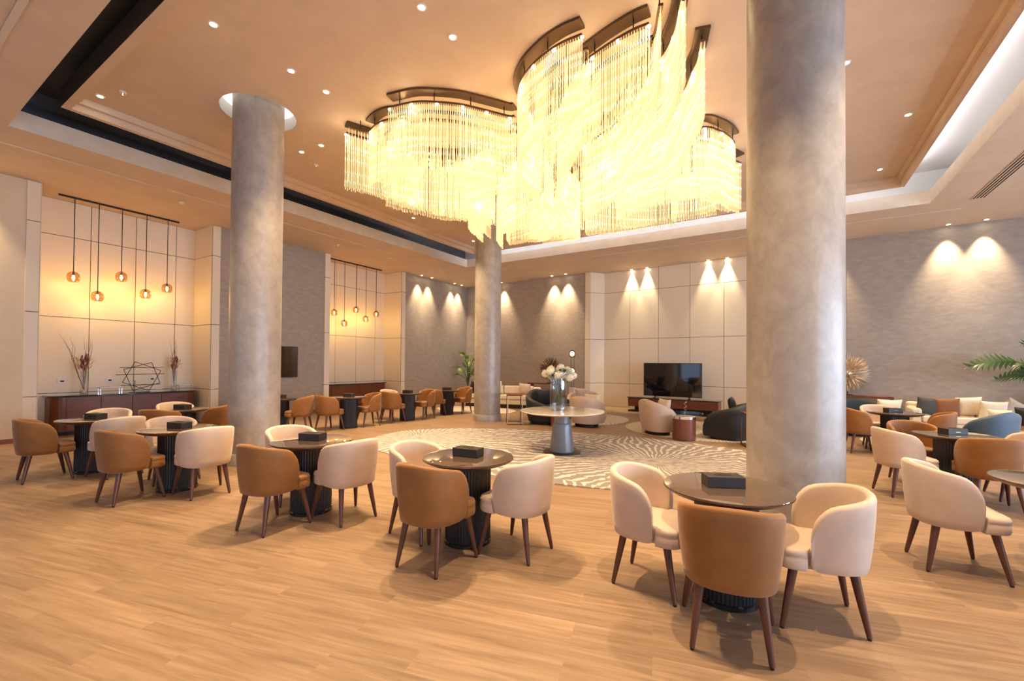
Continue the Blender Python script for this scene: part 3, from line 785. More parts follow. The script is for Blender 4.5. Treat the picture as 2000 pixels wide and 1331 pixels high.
# ------------------------------------------------------------------ downlights
DLP = None
def downlight(x, y, z, label, group, energy=60, cone=95, color=WARM, blend=.6, aim=(0, 0), soft=.03):
    global DLP
    if DLP is None:
        o = thing('downlight', '', 'ceiling light')
        bm = BM()
        n = 24; rings = [[bm.verts.new((r*math.cos(2*PI*i/n), r*math.sin(2*PI*i/n), zz)) for i in range(n)] for r, zz in ((.058, 0), (.056, -.006), (.040, -.006), (.036, 0))]
        for a, b in zip(rings, rings[1:]):
            for i in range(n): bm.faces.new((a[i], a[(i+1) % n], b[(i+1) % n], b[i]))
        link('trim_ring', bm, 'white_paint', o, smooth=40)
        bm = BM(); lathe(bm, [(.036, -.004), (.036, -.001)], 20); link('lens', bm, 'lamp_lens', o)
        DLP = o
    else: o = copy_tree(DLP)
    o.location = (x, y, z-.002); o['label'] = label; o['group'] = group
    light('SPOT', (x, y, z-.02), energy, color, None, rot=(aim[1], aim[0], 0), spot_size=math.radians(cone), spot_blend=blend, shadow_soft_size=soft, name='downlight_beam')
GA = 'recessed downlights in the raised ceiling'
for x, y, lb in [(-5.74, 2.43, 'recessed ceiling downlight highest and leftmost, above the left column'), (-5.74, 3.39, 'recessed downlight in the raised ceiling just right of the left column top'),
                 (-5.74, 3.93, 'recessed downlight right beside and below the one near the left column top'), (-8.78, 2.21, 'recessed downlight in the left corner of the raised ceiling'),
                 (-7.79, 4.83, 'left one of the two downlights between the left column and the chandelier'), (-7.24, 4.87, 'right one of the two downlights between the left column and the chandelier'),
                 (-3.45, 3.54, 'recessed downlight at the top edge of the photo, above the chandelier'), (-3.44, 4.07, 'recessed downlight just below the one at the top edge'),
                 (-8.68, 8.68, 'recessed downlight just above the ceiling edge, under the left chandelier fringe'), (-7.59, 8.67, 'recessed downlight under the left fringe of the chandelier, beside its lowest rods'),
                 (-8.62, 11.34, 'recessed downlight against the distant column top'), (.70, 7.13, 'recessed downlight touching the right edge of the big column'),
                 (1.68, 9.12, 'recessed downlight in the raised ceiling right of the big column'), (1.66, 11.38, 'recessed downlight in the far right corner of the raised ceiling')]:
    downlight(x, y, Z2, lb, GA, energy=(260 if x < -5 and y < 4.5 else 850), cone=84)
for x, y in ((-.3, 2.6), (-2.4, 2.6), (1.6, 4.3)): downlight(x, y, Z2, 'unseen downlight added for light, out of view above', GA, energy=(320 if x < -2 else 850), cone=84)  # unseen, added to put more light on the floor
GB = 'wall-washing downlights at the wall tops'
for y, lb in ((12.72, 'first downlight over the far left grey wall'), (13.31, 'second downlight over the far left grey wall'), (14.76, 'third downlight over the far left grey wall'), (15.25, 'fourth downlight, nearest the distant column on the left wall')):
    downlight(XL-.03+.22, y, Z1, lb, GB, 580, 60, WARM2, 1.0, (.07, 0))
for x, lb in ((-10.3, 'downlight over the grey back wall right of the distant column'), (-7.79, 'left one of the pair over the grey back wall'), (-7.17, 'right one of the pair over the grey back wall'),
              (1.05, 'downlight over the back wall hidden at the big column edge'), (3.42, 'left one of the pair over the right grey wall'), (4.06, 'right one of the pair over the right grey wall'), (6.8, 'downlight over the back wall beyond the right edge')):
    downlight(x, back_y(x)-.22, Z1, lb, GB, 760, 60, WARM2, 1.0, (0, .07))
for x, lb in ((-4.74, 'first of four bright downlights over the white panels behind the television'), (-4.17, 'second of four bright downlights over the white panels'), (-2.12, 'third of four bright downlights over the white panels'), (-1.55, 'fourth of four bright downlights over the white panels')):
    downlight(x, back_y(x)+.5-.07, Z1, lb, GB, 640, 50, (1, .80, .50), .8, (0, .02))
for y, lb in ((1.2, 'downlight over the cream wall at the left edge'), (.4, 'downlight over the cream wall beyond the left edge')):
    downlight(-12.22, y, Z1, lb, GB, 420, 70, WARM2, .8, (.12, 0))
# unseen fill spots added at soffit height, behind and beside the camera
for x, y in ((-8, -1.5), (-4, -1.5), (1, -1.5), (5.5, 2), (5.5, 6), (5.5, 10)):
    light('SPOT', (x, y, Z1-.02), 60, WARM2, spot_size=math.radians(110), spot_blend=.7, shadow_soft_size=.05, name='fill_beam')

# ------------------------------------------------------------------ pendant fixtures
def pendant(y0, y1, gl, label):
    X = -12.86; o = thing('pendant_light', label, 'pendant light', (X, (y0+y1)/2, Z1), 0, 'five-globe pendant fixtures')
    ym = (y0+y1)/2
    bm = BM(); box(bm, -.02, .02, y0-ym, y1-ym, -.035, -.001); link('ceiling_bar', bm, 'black_metal', o)
    for y, z in gl:
        bm = BM(); tube(bm, [(0, y-ym, -.03), (0, y-ym, z+.11-Z1)], .008, 8); link('stem', bm, 'black_metal', o, smooth=50)
        bm = BM(); lathe(bm, [(.028, .108), (.060, .100), (.096, .064), (.108, .0), (.102, -.058), (.085, -.10), (.07, -.108)], 32)
        for f in [f for f in bm.faces if len(f.verts) > 4 and f.calc_center_median().z < 0]: bm.faces.remove(f)
        g = link('glass_globe', bm, 'amber_glass', o, smooth=60); g.location = (0, y-ym, z-Z1)
        bm = BM(); lathe(bm, [(.006, .04), (.018, .02), (.026, -.02), (.018, -.055), (.005, -.085)], 16); link('bulb', bm, 'bulb_glow', g, smooth=60)
        bm = BM(); lathe(bm, [(.018, .04), (.018, .108), (.03, .112)], 16); link('socket', bm, 'black_metal', g, smooth=60)
        light('POINT', (X, y, z-.125), 8.5, (1, .58, .16), None, shadow_soft_size=.03, name='globe_glow')
pendant(2.62, 4.76, [(2.87, 3.37), (3.26, 3.01), (3.66, 3.51), (4.11, 3.18), (4.53, 3.38)], 'black ceiling bar with five hanging amber globes over the nearer left sideboard')
pendant(9.05, 11.24, [(9.22, 3.27), (9.62, 2.94), (10.10, 3.46), (10.53, 3.17), (11.0, 3.40)], 'black ceiling bar with five hanging amber globes over the farther sideboard')

# ------------------------------------------------------------------ sideboards in the left niches
def sideboard(y0, y1, label, xb=-13.32, xf=-12.80):
    o = thing('sideboard', label, 'sideboard', (xb, y0, 0), 0, 'mahogany sideboards in the left wall niches')
    D = xf-xb; L = y1-y0
    def out(d, e):      # rounded front corners
        r = .22; pts = [(0, -e), (0, L+e)]
        for k in range(7): a = PI/2 - PI/2*k/6; pts.append((D+d-r+r*math.cos(a), L+e-r+r*math.sin(a)))
        for k in range(7): a = -PI/2*k/6; pts.append((D+d-r+r*math.cos(a), -e+r+r*math.sin(a)))
        return pts
    bm = BM(); prism(bm, out(-.015, -.015), .08, .805); link('carcass', bm, 'mahogany', o)
    bm = BM(); prism(bm, out(-.05, -.05), 0, .08); link('plinth', bm, 'black_metal', o)
    bm = BM(); prism(bm, out(.02, .03), .808, .838); link('stone_top', bm, 'dark_marble', o, bevel=.004)
    n = 4; w = (L-.46)/n
    for k in range(n):
        bm = BM(); box(bm, D-.014, D+.004, .23+k*w+.005, .23+(k+1)*w-.005, .10, .79); link('door', bm, 'mahogany', o, bevel=.002)
    return o
sideboard(2.56, 5.22, 'long mahogany sideboard with dark stone top in the nearer niche, behind the leftmost tables')
sideboard(8.88, 11.56, 'long mahogany sideboard with dark top in the farther niche, right of the left column')
ZSB = .839
def dry_vase(y, label1, label2, seed, big):
    random.seed(seed); x = -13.0
    v = thing('glass_vase', label1, 'vase', (x, y, ZSB), 0)
    bm = BM(); lathe(bm, [(.055, 0), (.06, .01), (.05, .2), (.06, .45)], 24)
    for f in [f for f in bm.faces if len(f.verts) > 4 and f.calc_center_median().z > .2]: bm.faces.remove(f)
    link('glass_wall', bm, 'clear_glass', v, smooth=50)
    bm = BM(); bmesh.ops.create_icosphere(bm, subdivisions=2, radius=.045, matrix=Matrix.Translation((0, 0, .052))); link('pebbles', bm, 'pebble', v, smooth=60)
    fl = thing('dried_flowers', label2, 'dried flowers', (x, y, ZSB+.10), 0)
    bm = BM()
    for k in range(16):
        a = random.uniform(0, 2*PI); s = random.uniform(.02, .10); h = random.uniform(.42, .60)
        tube(bm, [(0, 0, 0), (s*.4*math.cos(a), s*.4*math.sin(a), h*.6), (s*math.cos(a), s*math.sin(a), h)], [.004, .004, .002], 5)
    link('stems', bm, 'dried_tan', fl)
    bm = BM()
    for k in range(9):
        a = random.uniform(0, 2*PI); s = random.uniform(.01, .06); h = random.uniform(.40, .58); c = Vector((s*math.cos(a), s*math.sin(a), h))
        tube(bm, [c-Vector((0, 0, .09)), c-Vector((0, 0, .03)), c+Vector((.01, .01, .05))], [.006, .022, .004], 8)
    link('red_pods', bm, 'dried_red', fl, smooth=50)
    bm = BM()
    for k in range(60):
        a = random.uniform(0, 2*PI); s = random.uniform(.03, .12); h = random.uniform(.34, .55); c = Vector((s*math.cos(a), s*math.sin(a), h)); d = Vector((math.cos(a), math.sin(a), 1.2)).normalized()
        sd = d.cross(Vector((0, 0, 1))).normalized()*.008; bm.faces.new([bm.verts.new(q) for q in (c, c+d*.035+sd, c+d*.08, c+d*.035-sd)])
    link('feathery_grass', bm, 'dried_tan', fl)
    bm = BM()
    lean = [(-.35, .95), (-.30, .88), (-.02, .9), (.06, .95), (.10, .85)] if big else [(-.10, .92), (-.03, .98), (.0, .9), (-.06, .7)]
    for dy, h in lean:
        tube(bm, [(0, 0, 0), (.01, dy*.35, h*.4), (.02, dy*.65+.02, h*.7), (.02, dy, h)], [.005, .004, .003, .001], 5)
        tube(bm, [(.01, dy*.5, h*.55), (.0, dy*.6+.05, h*.8), (.01, dy*.7+.04, h*.93)], [.003, .002, .001], 5)
    link('twigs', bm, 'twig_brown', fl); fl.scale = (1.1, 1.15, 1.28); v.scale = (1.1, 1.1, 1.12)
dry_vase(3.10, 'slim clear vase with pebbles at the left on the nearer sideboard', 'dried red and tan flowers with long leaning twigs at the left on the nearer sideboard', 1, True)
dry_vase(4.76, 'slim clear vase at the right on the nearer sideboard, beside the wall corner', 'dried dark red flowers with short upright twigs at the right on the nearer sideboard', 2, False)
def riser(y, L, label):
    o = thing('display_riser', label, 'display stand', (-12.96, y, ZSB), 0, 'clear acrylic risers on the nearer sideboard')
    bm = BM(); box(bm, -.07, .07, 0, L, .10, .112); link('shelf', bm, 'acrylic_frost', o, bevel=.002); o.scale = (1.2, 1.05, 1.35)
    for yy in (.0, L-.012):
        bm = BM(); box(bm, -.07, -.05, yy, yy+.012, 0, .10); box(bm, .05, .07, yy, yy+.012, 0, .10); box(bm, -.07, .07, yy, yy+.012, .09, .10); link('leg_frame', bm, 'chrome', o)
riser(3.34, .36, 'clear low riser on the nearer sideboard, right of the left vase')
riser(4.82, .26, 'clear low riser on the nearer sideboard, at its right end')
o = thing('wire_sculpture', 'black wire sculpture of crossed squares on the nearer sideboard', 'sculpture', (-13.02, 4.13, ZSB))
def sqframe(cy, cz, h, ang, x):
    c = [(x, cy+h*math.cos(ang+PI/4+k*PI/2)*1.25, cz+h*math.sin(ang+PI/4+k*PI/2)) for k in range(4)]
    bm = BM()
    for a, b in zip(c, c[1:]+c[:1]): tube(bm, [a, b], .0055, 6)
    link('square_frame', bm, 'black_metal', o)
sqframe(.0, .27, .265, math.radians(18), 0); sqframe(-.01, .27, .265, math.radians(-24), .03); 
bm = BM(); tube(bm, [(.02, -.42, .30), (.02, .36, .31)], .005, 6); tube(bm, [(.0, -.34, .12), (.0, .30, .13)], .005, 6); tube(bm, [(.0, -.36, .42), (.0, .34, .42)], .004, 6)
tube(bm, [(.01, -.12, 0), (.01, -.12, .2)], .006, 6); link('cross_rods', bm, 'black_metal', o)
bm = BM(); box(bm, -.06, .06, -.2, .12, 0, .006); link('foot_plate', bm, 'black_metal', o); o.scale = (1, 1.18, 1.40)
for y, z, lb in ((2.83, 1.13, 'white wall socket plate left of the left vase'), (3.62, 1.13, 'white wall socket plate between the vase and the wire sculpture'), (4.42, 1.14, 'white wall socket plate behind the wire sculpture')):
    o = thing('wall_socket', lb, 'socket', (NB+.021, y, z), 0, 'socket plates above the nearer sideboard')
    bm = BM(); box(bm, 0, .012, -.075, .075, -.045, .045); link('plate', bm, 'white_paint', o, bevel=.003)
    bm = BM(); box(bm, .012, .014, -.03, .03, -.015, .015); link('outlet_insert', bm, 'black_slot', o)
# wall TV behind the left column
o = thing('wall_television', 'black flat television mounted on the grey wall, half hidden by the left column', 'television', (XL-.03, 7.0, 1.57))
bm = BM(); box(bm, .02, .06, -.66, .66, -.44, .47); link('casing', bm, 'black_box', o, bevel=.005)
bm = BM(); box(bm, .06, .063, -.645, .645, -.42, .455); link('screen', bm, 'screen_glass', o)
bm = BM(); box(bm, .001, .02, -.2, .2, -.2, .2); link('wall_bracket', bm, 'black_metal', o)

# ------------------------------------------------------------------ television wall
o = thing('television_console', 'low mahogany television console with dark top before the white panels', 'television console', (-3.10, 14.62, 0), BA)
bm = BM(); box(bm, -1.42, 1.42, 0, .5, .17, .455); link('body', bm, 'mahogany', o, bevel=.02)
bm = BM(); box(bm, -1.45, 1.45, -.02, .52, .458, .485); link('stone_top', bm, 'dark_marble', o, bevel=.006)
for k in range(5): bm = BM(); box(bm, -1.37+k*.548+.004, -1.37+(k+1)*.548-.004, -.012, .002, .185, .44); link('drawer_front', bm, 'mahogany', o, bevel=.002)
bm = BM(); box(bm, -1.22, 1.22, .12, .38, .045, .17); box(bm, -1.42, 1.42, .02, .48, 0, .045); link('plinth', bm, 'black_metal', o)
o = thing('television', 'large black television with reflections, standing on the low mahogany console', 'television', (-3.12, 14.90, .486), BA)
bm = BM(); box(bm, -.93, .93, 0, .05, .05, 1.16); link('casing', bm, 'black_box', o, bevel=.004)
bm = BM(); box(bm, -.915, .915, -.004, 0, .065, 1.145); link('screen', bm, 'screen_glass', o)
for s in (-.55, .55): bm = BM(); box(bm, s-.02, s+.02, -.10, .14, 0, .012); box(bm, s-.015, s+.015, 0, .03, .012, .06); link('foot', bm, 'black_metal', o)

# ------------------------------------------------------------------ lounge furniture
def cushion_mesh(w, h, th):
    bm = BM(); n = 12; G = {}
    for s in (-1, 1):
        for i in range(n+1):
            for j in range(n+1):
                u, v = 2*i/n-1, 2*j/n-1; e = (1-abs(u)**3.0)*(1-abs(v)**3.0)
                pinch = 1-.07*(1-abs(u)**2)*abs(v)**6-.0
                G[s, i, j] = bm.verts.new((u*w/2*(1-.06*(1-v*v)*abs(u)), s*(th/2*max(0, e)**.5+.004), v*h/2*(1-.06*(1-u*u)*abs(v))))
    for s in (-1, 1):
        for i in range(n):
            for j in range(n): bm.faces.new([G[s, i, j], G[s, i+1, j], G[s, i+1, j+1], G[s, i, j+1]])
    for i in range(n):
        for (a, b) in (((i, 0), (i+1, 0)), ((i, n), (i+1, n)), ((0, i), (0, i+1)), ((n, i), (n, i+1))):
            bm.faces.new([G[-1, a[0], a[1]], G[-1, b[0], b[1]], G[1, b[0], b[1]], G[1, a[0], a[1]]])
    return bm
def cushion(x, y, z, face, mat, label, w=.45, h=.43, th=.15, tilt=-.22, roll=0):
    o = link('cushion', cushion_mesh(w, h, th), mat, smooth=70); o.location = (x, y, z+h/2)
    o.rotation_euler = (Matrix.Rotation(face, 3, 'Z') @ Matrix.Rotation(tilt, 3, 'X') @ Matrix.Rotation(roll, 3, 'Y')).to_euler()
    return tag(o, label, 'cushion', 'scatter cushions in the lounge')
def tub(name, label, cat, x, y, face, mat, hw, back, arm, zt, za, th=.11, zb=.07, seat_z=.40, plinth=True, plmat='black_metal', group=None):
    o = thing(name, label, cat, (x, y, .0125), face, group)
    link('shell', shell_mesh(hw, back, arm, zb, zt, za, th, .03, 56, .22, .05, 0, 1.6), mat, o, smooth=60)
    bm = BM(); ol = seat_outline(hw-th*.75, -(back-th*.75), arm+.03, .12)
    pillow_stack(bm, ol, [(.93, zb+.03), (.97, zb+.05), (.97, seat_z-.17)]); link('seat_base', bm, mat, o, smooth=60)
    bm = BM(); pillow_stack(bm, ol, [(.95, seat_z-.165), (.99, seat_z-.14), (1, seat_z-.08), (.99, seat_z-.03), (.95, seat_z-.008), (.7, seat_z)]); link('seat_cushion', bm, mat, o, smooth=70)
    if plinth:
        ol2 = seat_outline(hw-.11, -(back-.11), arm-.10, .12)
        bm = BM(); prism(bm, ol2, 0, zb+.02); link('plinth', bm, plmat, o)
    return o
C_ = 'cream_velvet'
tub('swivel_armchair', 'cream barrel swivel chair with a dark base in front of the television', 'armchair', -2.42, 10.28, rz_to(.65, .76), C_, .42, .40, .22, .80, .50)
cushion(-2.36, 10.42, .40, rz_to(.65, .76), 'ivory_cushion', 'pale cushion in the cream swivel chair in front of the television', .42, .40)
tub('swivel_armchair', 'cream barrel swivel chair behind the round marble table', 'armchair', -4.27, 10.50, rz_to(.12, 1), C_, .41, .40, .22, .78, .55)
cushion(-4.20, 10.62, .40, rz_to(.12, 1), 'ivory_cushion', 'pale cushion in the cream swivel chair behind the marble table', .46, .42)
tub('curved_sofa', 'black curved sofa at the right of the television rug, its arm towards us', 'sofa', -.90, 11.0, rz_to(-1, .12), 'charcoal_fabric', .98, .46, .46, .88, .52, .14, .05, .42)
tub('curved_sofa', 'black curved sofa left of the marble table flowers', 'sofa', -5.55, 10.88, rz_to(1, .10), 'charcoal_fabric', 1.0, .48, .46, .86, .44, .14, .05, .42)
cushion(-5.72, 10.72, .42, rz_to(1, -.3), 'charcoal_fabric', 'black cushion in the left black sofa, nearest us', .46, .44)
cushion(-5.68, 11.20, .42, rz_to(1, -.1), 'charcoal_fabric', 'black cushion in the left black sofa, behind the first one', .46, .44)
cushion(-1.0, 11.25, .42, rz_to(-1, 0), 'charcoal_fabric', 'black cushion in the right black sofa', .46, .44)
tub('lounge_armchair', 'pale upholstered armchair behind the left black sofa, facing us', 'armchair', -5.25, 12.55, rz_to(.2, -1), C_, .46, .40, .25, .74, .56, .12, .07, .42)
cushion(-5.22, 12.42, .42, rz_to(.2, -1), 'cream_velvet', 'pinkish cushion in the pale armchair behind the left black sofa', .46, .44)
def drum(x, y, r, h, mat, topmat, rim, name, label, cat='side table'):
    o = thing(name, label, cat, (x, y, 0))
    bm = BM(); lathe(bm, [(r-.015, 0), (r-.015, .02), (r, .022), (r, h-.05)], 48); link('body', bm, mat, o, smooth=30)
    bm = BM(); lathe(bm, [(r+.003, h-.05), (r+.004, h-.002)], 48); link('rim', bm, rim, o, smooth=30)
    bm = BM(); lathe(bm, [(r-.006, h-.002), (r-.008, h+.004)], 48); link('top', bm, topmat, o, smooth=30)
drum(-1.80, 9.82, .235, .50, 'copper_lacquer', 'white_marble', 'chrome', 'drum_side_table', 'round copper-brown drum table with a pale top between the swivel chair and black sofa')
drum(-4.83, 9.98, .20, .44, 'copper_lacquer', 'copper_lacquer', 'copper_lacquer', 'drum_stool', 'reddish brown drum stool seen under the marble table edge', 'stool')
def ctable(x, y, rz, w, d, h, label):
    o = thing('console_side_table', label, 'side table', (x, y, 0), rz)
    bm = BM(); box(bm, -w/2, w/2, -d/2, d/2, h-.03, h); link('top', bm, 'mahogany', o, bevel=.003)
    for sy in (-1, 1):
        for sx in (-1, 1):
            bm = BM(); box(bm, sx*(w/2-.012)-.011, sx*(w/2-.012)+.011, sy*(d/2-.012)-.011, sy*(d/2-.012)+.011, .022, h-.03); link('leg', bm, 'champagne_metal' if sy < 0 else 'bronze_metal', o)
    bm = BM(); box(bm, -w/2, w/2, -d/2, -d/2+.022, 0, .022); box(bm, -w/2, w/2, d/2-.022, d/2, 0, .022); box(bm, -w/2, -w/2+.022, -d/2, d/2, 0, .022); link('floor_frame', bm, 'bronze_metal', o)
ctable(-6.08, 9.86, math.radians(35), .40, .62, .78, 'tall narrow wooden side table on metal legs beside the distant column')
ctable(-.50, 9.75, math.radians(20), .34, .45, .66, 'narrow wooden side table on metal legs at the left edge of the big column')
o = thing('coffee_table', 'low round black coffee table behind the copper drum table', 'coffee table', (-2.15, 11.75, .012))
bm = BM(); lathe(bm, [(.42, .33), (.45, .34), (.45, .36)], 48); link('top', bm, 'black_gloss', o, smooth=30)
bm = BM(); lathe(bm, [(.25, 0), (.25, .02), (.05, .03), (.05, .33)], 32); link('pedestal', bm, 'black_metal', o, smooth=30)
o = thing('gold_figurine', 'small gold twisted ornament on the low black coffee table', 'ornament', (-2.12, 11.7, .373))
bm = BM(); lathe(bm, [(.03, 0), (.03, .02), (.008, .03), (.008, .05)], 16); link('foot', bm, 'chrome', o, smooth=30)
bm = BM(); tube(bm, [(.03*math.cos(k*.9), .03*math.sin(k*.9), .05+.016*k) for k in range(16)], .011, 8); link('twist', bm, 'gold_metal', o, smooth=60)
# straight sofas
def sofa(x, y, rz, L, D, label, mat='cream_linen', arms=True):
    o = thing('sofa', label, 'sofa', (x, y, .0125), rz)
    bm = BM(); box(bm, -L/2, L/2, -D/2, D/2, .12, .30); link('base', bm, mat, o, bevel=.03)
    n = 2; w = (L-.40)/n
    for k in range(n): bm = BM(); box(bm, -L/2+.2+k*w, -L/2+.2+(k+1)*w-.01, -D/2-.02, D/2-.2, .302, .45); link('seat_cushion', bm, mat, o, bevel=.04)
    for k in range(n): bm = BM(); box(bm, -L/2+.2+k*w, -L/2+.2+(k+1)*w-.01, D/2-.38, D/2-.19, .452, .76); link('back_cushion', bm, mat, o, bevel=.06)
    bm = BM(); box(bm, -L/2, L/2, D/2-.18, D/2, .30, .72); link('backrest', bm, mat, o, bevel=.06)
    for s in (-1, 1): bm = BM(); box(bm, s*(L/2-.1)-.1, s*(L/2-.1)+.1, -D/2, D/2, .22, .62); link('arm', bm, mat, o, bevel=.06)
    bm = BM(); box(bm, -L/2+.06, L/2-.06, -D/2+.06, D/2-.06, .0, .12); link('plinth', bm, 'black_metal', o)
SR = math.radians(0)
sofa(3.72, 13.92, math.radians(-4), 2.35, .95, 'cream fabric sofa on the right against the grey wall, full of cushions')
fy = PI+math.radians(-6)*0
for x, y, z, m, lb, rl in ((2.86, 13.72, .46, 'grey_cushion', 'charcoal cushion, leftmost on the right cream sofa', .10), (3.16, 13.70, .46, 'brown_cushion', 'brown cushion on the right cream sofa, beside the charcoal one', -.05),
                       (3.55, 13.80, .50, 'ivory_cushion', 'ivory cushion on the right cream sofa, next to the brown one', -.10), (3.86, 13.55, .44, 'ivory_cushion', 'pale cushion lower on the right cream sofa, before the patterned one', 0),
                       (4.18, 13.62, .46, 'stone_pot', 'beige cushion standing on its corner on the right cream sofa', .6)):
    cushion(x, y, z, 0, m, lb, .44, .42, .16, .22, rl)
sofa(-8.75, 13.35, math.radians(12), 2.7, .95, 'cream fabric sofa far back, partly hidden by the distant column')
cushion(-9.75, 13.0, .46, 0, 'charcoal_fabric', 'black cushion at the left end of the far cream sofa', .44, .42, .15, .2, .4)
cushion(-9.2, 13.05, .46, 0, 'ivory_cushion', 'ivory cushion on the far cream sofa, left of the distant column', .50, .48, .16, .2, .6)
cushion(-8.85, 13.15, .46, 0, 'ivory_cushion', 'ivory cushion on the far cream sofa against the column edge', .50, .48, .16, .2, -.1)
cushion(-7.90, 13.5, .46, .2, 'cream_velvet', 'beige cushion at the right end of the far cream sofa', .44, .42, .15, .2, .1)
tub('lounge_armchair', 'dark teal armchair just right of the big column, before the console', 'armchair', 1.55, 12.75, rz_to(.3, -1), 'teal_cushion', .48, .42, .25, .80, .58, .12, .07, .42)
cushion(1.95, 12.45, .44, rz_to(.3, -1), 'ivory_cushion', 'white square cushion in the dark teal armchair', .46, .44)
tub('lounge_armchair', 'blue velvet armchair behind the rightmost caramel chair row', 'armchair', 2.97, 10.72, rz_to(-.62, .78), 'blue_velvet', .36, .34, .16, .84, .55, .09, .22, .44, True, 'black_metal')
tub('lounge_armchair', 'large beige armchair at the right edge behind the blue one', 'armchair', 3.85, 11.35, rz_to(-1, -.3), C_, .50, .45, .25, .84, .62, .13, .07, .44)
cushion(3.36, 11.50, .56, rz_to(-.3, -1), 'ivory_cushion', 'small white cushion above the blue armchair back', .30, .26)
cushion(3.78, 11.50, .52, rz_to(-.3, -1), 'charcoal_fabric', 'black cushion in the beige armchair at the right edge', .46, .36)
# consoles and burst sculptures
def console(x, y, rz, L, h, label):
    o = thing('console_table', label, 'console table', (x, y, 0), rz, 'dark wood consoles at the back wall')
    bm = BM(); box(bm, -L/2, L/2, -.2, .2, h-.05, h); link('top', bm, 'mahogany', o, bevel=.008)
    for s in (-1, 1): bm = BM(); box(bm, s*(L/2-.025)-.025, s*(L/2-.025)+.025, -.2, .2, 0, h-.05); link('end_frame', bm, 'mahogany', o, bevel=.004)
    bm = BM(); box(bm, -L/2+.05, L/2-.05, .12, .15, .25, .31); link('rail', bm, 'mahogany', o)
console(1.5, back_y(1.5)-.33, BA, 1.75, .82, 'dark wood console against the right grey wall, under the silvery burst sculpture')
console(-7.9, back_y(-7.9)-.45, BA, 1.5, .84, 'dark wood console against the grey back wall, behind the flowers')
def burst(x, y, z, R, mat, label, seed):
    random.seed(seed); o = thing('burst_sculpture', label, 'sculpture', (x, y, z), BA)
    bm = BM()
    NP = 190 if seed == 5 else 110
    for k in range(NP):
        u = 1-2*(k+.5)/NP; a = k*2.39996; d = Vector((math.sqrt(1-u*u)*math.cos(a), .38*math.sqrt(1-u*u)*math.sin(a), u))
        d2 = d.normalized(); p0 = d*R*.15; p1 = d*R*random.uniform(.5, .6)+Vector((0, 0, random.uniform(-.02, .02))); p2 = d*R*random.uniform(.9, 1.04)
        tube(bm, [p0, p1, (p1+p2)/2, p2], [.004, .010, .020, .003], 5)
    link('petals', bm, mat, o, smooth=60)
    bm = BM(); bmesh.ops.create_icosphere(bm, subdivisions=2, radius=R*.2); link('core', bm, mat, o, smooth=60)
    bm = BM(); tube(bm, [(0, 0, -R*.9), (0, 0, -R-.03)], .012, 8); box(bm, -.10, .10, -.06, .06, -R-.05, -R-.03); link('stand', bm, 'black_metal', o)
burst(1.45, back_y(1.5)-.33, .82+.05+.53, .53, 'champagne_metal', 'silvery gold burst sculpture of pointed petals on the right console', 5)
burst(-7.72, back_y(-7.7)-.45, .84+.05+.50, .50, 'bronze_metal', 'dark brown burst sculpture behind the white flowers', 6)
# side cabinet with the disc lamp
o = thing('side_cabinet', 'small dark brown cabinet under the two-disc lamp at the back wall', 'cabinet', (-6.45, 14.35, 0), BA)
bm = BM(); box(bm, -.33, .33, -.22, .22, .05, .43); link('body', bm, 'mahogany', o, bevel=.008)
bm = BM(); box(bm, -.35, .35, -.24, .24, .432, .452); link('top', bm, 'dark_marble', o, bevel=.004)
bm = BM(); box(bm, -.31, .31, -.20, .20, 0, .05); link('plinth', bm, 'black_metal', o)
o = thing('disc_lamp', 'lamp with two glowing round discs on thin rods and a pale stone block', 'lamp', (-6.40, 14.33, .453), BA)
bm = BM(); box(bm, -.10, .10, -.07, .07, 0, .30); link('stone_block', bm, 'white_marble', o, bevel=.004)
for s in (-.055, .055): bm = BM(); tube(bm, [(s, 0, .30), (s, 0, 1.55)], .006, 8); link('rod', bm, 'black_metal', o)
for z, r, lb in ((1.50, .095, ''), (.88, .095, '')):
    bm = BM(); M4 = Matrix.Translation((0, -.03, z)) @ Matrix.Rotation(PI/2, 4, 'X')
    bmesh.ops.create_cone(bm, cap_ends=True, segments=32, radius1=r, radius2=r, depth=.02, matrix=M4); d = link('glow_disc', bm, 'disc_glow', o)
    bm = BM(); tube(bm, [((r+.018)*math.cos(a), -.03, z+(r+.018)*math.sin(a)) for a in [2*PI*k/32 for k in range(33)]], .02, 8); link('brass_ring', bm, 'bronze_metal', d, smooth=50)
# plants
def leaf(bm, base, dirv, L, W, droop=.3, lobes=9, roll=.9):
    d = Vector(dirv).normalized(); side = d.cross(Vector((0, 0, 1))).normalized(); up = side.cross(d).normalized()
    side, up = side*math.cos(roll)+up*math.sin(roll), up*math.cos(roll)-side*math.sin(roll)
    mid = [Vector(base)+d*L*k/lobes - Vector((0, 0, droop*L*(k/lobes)**2)) for k in range(lobes+1)]
    for s in (-1, 1):
        for k in range(lobes):
            t = (k+.5)/lobes; wd = W*max(.08, math.sin(PI*min(1, .10+t*.88)))**.7
            a, b = mid[k], mid[k+1]; m = (a+b)/2
            tip = m + side*s*wd + d*L*(.10+.10*t) + up*(-.12*wd)
            c1 = a.lerp(tip, .6)+d*L*.012; c2 = b.lerp(tip, .5)+d*L*.030
            bm.faces.new([bm.verts.new(p) for p in (a, b, c2, tip, c1)])
